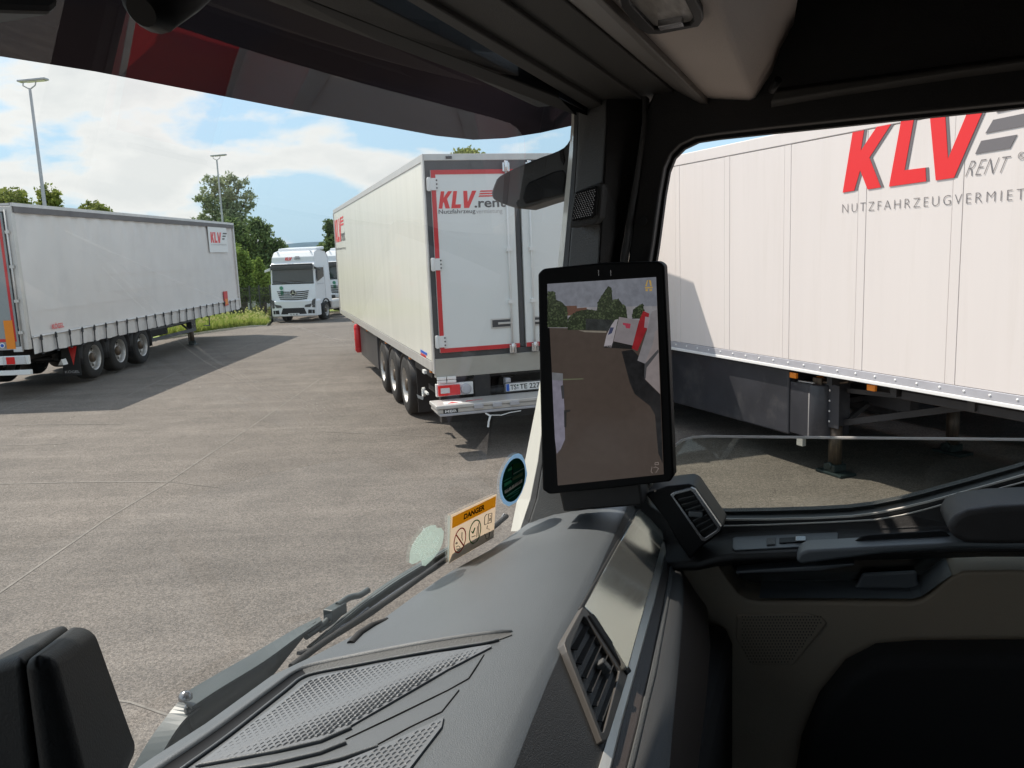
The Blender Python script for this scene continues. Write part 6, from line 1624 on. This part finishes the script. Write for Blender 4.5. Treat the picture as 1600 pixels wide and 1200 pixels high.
dline('pictogram', [(715, 510), (705, 560), (752, 570)], 6, BLK_); dline('pictogram', [(668, 640), (690, 690), (692, 720), (740, 700), (745, 610)], 6, BLK_)
# the word DANGER, laid on the band
tm = text_mesh('DANGER', 1.0, 1.0, BLK_, bold=.045)
n = len(tm.vertices); co = np.empty(n * 3, 'f'); tm.vertices.foreach_get('co', co); co = co.reshape(-1, 3)
bl, br, tl_ = np.array((345, 422)), np.array((672, 262)), np.array((352, 335))
nc = []
for x, y, _ in co:
    q = bl + (br - bl) * x + (tl_ - bl) * y * (1 + .02 * x); nc.append(ws_pt(*dz(q[0], q[1]), -.0055))
tm.vertices.foreach_set('co', np.array([tuple(v) for v in nc], 'f').ravel()); tm.update()
o = bpy.data.objects.new('lettering', tm); COL.objects.link(o); o.parent = dg
# round green badge
def gz_(x, y): return (770 + x / 12, 700 + y / 12)
def gell(k, cx_=386, cy_=600, rx=205, ry=418, rot=.20, n=36): return [gz_(cx_ + math.cos(rot) * k * rx * math.cos(t) - math.sin(rot) * k * ry * math.sin(t), cy_ + math.sin(rot) * k * rx * math.cos(t) + math.cos(rot) * k * ry * math.sin(t)) for t in [2 * math.pi * i / n for i in range(n)]]
gb = wprism('round_sticker', [gz_(*q) for q in [(480, 100), (540, 130), (600, 250), (640, 480), (610, 640), (540, 830), (440, 1010), (300, 1095), (200, 1040), (140, 920), (122, 760), (130, 620), (165, 470), (230, 320), (310, 200), (390, 125)]], -.003, film('sticker_blue', (.42, .62, .80), .5, .15), CAB)
gb['label'] = 'round green sticker with a pale blue rim'
wprism('green_disc', gell(1), -.0038, film('sticker_dkgreen', (.008, .075, .045), .25), gb)
for pts, c in (([(280, 405), (355, 345), (358, 400), (280, 440)], (.10, .45, .20)), ([(210, 668), (350, 590), (352, 640), (215, 730)], (.08, .42, .20)), ([(375, 300), (500, 285), (560, 350), (380, 400)], (.02, .09, .03)), ([(370, 560), (560, 450), (555, 520), (368, 610)], (.13, .19, .10)),
               ([(220, 800), (550, 580), (545, 640), (225, 860)], (.75, .70, .60)), ([(380, 480), (580, 370), (578, 388), (380, 500)], (.3, .4, .3)), ([(200, 620), (340, 545), (340, 556), (200, 632)], (.1, .4, .22)), ([(270, 890), (520, 720), (520, 732), (270, 903)], (.25, .6, .45)), ([(240, 915), (490, 790), (490, 800), (240, 925)], (.12, .45, .3)), ([(300, 950), (480, 830), (480, 842), (300, 962)], (.1, .4, .3))):
    wprism('print_band', [gz_(*q) for q in pts], -.0044, film('print_band', c, .3), gb)
b = MB()
for x0, y0, x1, y1, wd in ((250, 800, 275, 770, 10), (285, 790, 300, 745, 10), (345, 745, 352, 715, 14), (395, 720, 410, 660, 9), (420, 690, 440, 660, 9), (445, 690, 470, 640, 9), (480, 670, 490, 620, 9), (505, 640, 515, 590, 10), (365, 300, 375, 520, 16), (340, 560, 350, 610, 10)):
    b.prism([ws_pt(*gz_(*q), -.005) for q in ((x0 - wd / 2, y0), (x0 + wd / 2, y0 - 4), (x1 + wd / 2, y1 - 4), (x1 - wd / 2, y1))], (0, -.0004, 0))
b.build('print_marks', BLK_, gb)
# crumpled clear sticker remains
def rz_(x, y): return (620 + x / 5.454, 680 + y / 5.454)
out = [(105, 1085), (110, 1000), (130, 940), (165, 880), (210, 825), (250, 785), (290, 768), (330, 765), (335, 790), (375, 788), (398, 820), (397, 870), (385, 930), (350, 1000), (300, 1060), (240, 1115), (215, 1110), (205, 1060), (170, 1085), (130, 1100)]
cr2 = wprism('torn_clear_sticker', [rz_(*q) for q in out], -.003, film('torn_film', (.70, .85, .77), .45, .60), CAB); cr2['label'] = 'torn greenish clear sticker remains'
b = MB()
for i in range(190):
    x, y = rnd.uniform(130, 380), rnd.uniform(800, 1060)
    if abs((x - 255) / 140 + (y - 930) / 230) > .75 or abs((x - 255) / 150 - (y - 930) / 190) > 1: continue
    a_ = rnd.uniform(0, 6.3); l_ = rnd.uniform(8, 36); w_ = rnd.uniform(2, 7)
    b.add([ws_pt(*rz_(x + math.cos(a_) * l_ * s1 - math.sin(a_) * w_ * s2, y + math.sin(a_) * l_ * s1 + math.cos(a_) * w_ * s2), -.0045) for s1, s2 in ((-1, -.3), (1, -.2), (.8, .4), (-.9, .3))], [(0, 1, 2, 3)])
kind(b.build('film_creases', film('crease', (.90, .97, .93), .45, .15), cr2), 'stuff')

# ------------------------------------------------------------------ wiper outside the glass
def wline(pts, off): return [ws_pt(x, y, off) for x, y in smooth_px(pts)]
WP = None
def arm(nm, top, mid, bot, off, parent, m, bev=.0015):
    t_, m_, b_ = wline(top, off + .026), wline(mid, off), wline(bot, off + .004)
    mm = [p + Vector((0, -.0015, -.002)) for p in m_]
    b = MB(); b.loft([t_, m_], 0, False); o = b.build(nm, m, parent); q = o.modifiers.new('t', 'SOLIDIFY'); q.thickness = .003; q.offset = 0
    b = MB(); b.loft([[p + Vector((0, .010, 0)) for p in mm], [p + Vector((0, .008, 0)) for p in b_]], 0, True); s = b.build('arm_shaded_side', M['arm_shade'], o if parent == CAB else parent); q = s.modifiers.new('t', 'SOLIDIFY'); q.thickness = .003; q.offset = 0
    return o
# lower arm: flat top facet, side facet coloured dark for its shade
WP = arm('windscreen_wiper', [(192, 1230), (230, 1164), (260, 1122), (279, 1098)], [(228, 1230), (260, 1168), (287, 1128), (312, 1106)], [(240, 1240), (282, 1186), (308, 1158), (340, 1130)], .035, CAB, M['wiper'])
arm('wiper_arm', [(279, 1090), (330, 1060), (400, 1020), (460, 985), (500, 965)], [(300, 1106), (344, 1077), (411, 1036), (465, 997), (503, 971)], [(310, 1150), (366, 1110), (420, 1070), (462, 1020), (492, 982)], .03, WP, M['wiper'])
b = MB()
for x, y, r_ in ((290, 1092, .0075), (293, 1112, .0035)):
    p = ws_pt(x, y, .04); b.lathe([(r_, .0), (r_, .004), (r_ * .6, .008), (0, .009)], (0, 0, 0), 'z', 16); k = len(b.v)
    m_ = 16 * 4
    for i in range(k - m_, k): b.v[i] = (b.v[i][0] + p.x, b.v[i][1] + p.y, b.v[i][2] + p.z)
b.build('pivot_bolt', M['chrome_dark'], WP)
b = MB(); b.tube(wline([(478, 995), (500, 980), (518, 962), (530, 950)], .034), .0045, 8); b.tube(wline([(528, 946), (545, 934), (562, 930), (575, 922)], .034), .005, 8)
b.bar(ws_pt(512, 962, .034), ws_pt(535, 948, .034), .016, .016); b.tube(wline([(500, 986), (520, 972), (532, 960)], .03), .003, 6); b.build('wiper_joint', M['wiper'], WP, bevel=.002)
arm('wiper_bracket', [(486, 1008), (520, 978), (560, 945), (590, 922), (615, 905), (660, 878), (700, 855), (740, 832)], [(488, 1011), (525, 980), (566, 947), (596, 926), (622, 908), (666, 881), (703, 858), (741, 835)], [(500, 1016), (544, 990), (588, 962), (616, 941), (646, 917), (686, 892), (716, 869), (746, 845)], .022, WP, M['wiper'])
b = MB(); b.tube(wline([(455, 1042), (500, 1008), (560, 968), (610, 936), (660, 900), (705, 868), (760, 832), (792, 806)], .008), .0045, 8); b.build('wiper_blade', M['rubber'], WP)
b = MB(); b.tube(wline([(470, 1030), (520, 992), (570, 958), (640, 910), (700, 872), (770, 825), (788, 803)], .013), .0022, 6)
b.tube(wline([(518, 996), (530, 982), (550, 970), (575, 950)], .016), .002, 6); b.build('blade_spline', M['chrome_dark'], WP)
b = MB(); b.bar(ws_pt(466, 1021, .016), ws_pt(484, 1015, .016), .005, .004); b.build('blade_clip', M['chrome_dark'], WP)
# ------------------------------------------------------------------ mirror-camera arm outside, above the door
def az(x, y): return (760 + x / 6.667, 160 + y / 6.667)
ap = [(50, 935), (62, 895), (100, 800), (130, 770), (170, 745), (300, 680), (430, 625), (560, 572), (660, 537), (750, 500), (800, 470), (835, 435), (860, 395), (880, 335), (905, 260), (960, 260), (960, 900), (905, 985), (800, 985), (700, 1010), (600, 1040), (480, 1080), (380, 1110), (320, 1105), (230, 1080), (150, 1050), (90, 1020), (68, 1005), (54, 975)]
b = MB(); b.prism(crow([az(*q) for q in ap], a=1.62), (.09, 0, 0)); MA = b.build('mirror_camera_arm', mat('arm_plastic', (0.055, 0.057, 0.057), .5, bump=.2, bscale=300, var=.08, vscale=8), CAB, bevel=.012, seg=4)
b = MB(); b.prism(crow([az(*q) for q in [(185, 745), (245, 715), (215, 1065), (165, 1050)]], a=1.6185), (.01, 0, 0)); b.build('arm_band', M['black'], MA, bevel=.001)
b = MB(); b.prism(crow([az(*q) for q in [(400, 880), (440, 830), (700, 720), (800, 700), (830, 760), (800, 960), (600, 1010), (400, 1060), (370, 1000)]], a=1.616), (.01, 0, 0)); b.build('arm_recess', M['black'], MA, bevel=.004, seg=3)
b = MB(); b.prism(crow([az(*q) for q in [(755, 500), (800, 475), (820, 600), (800, 660), (765, 590)]], a=1.6175), (.006, 0, 0)); b.build('arm_hinge', M['black'], MA, bevel=.002)
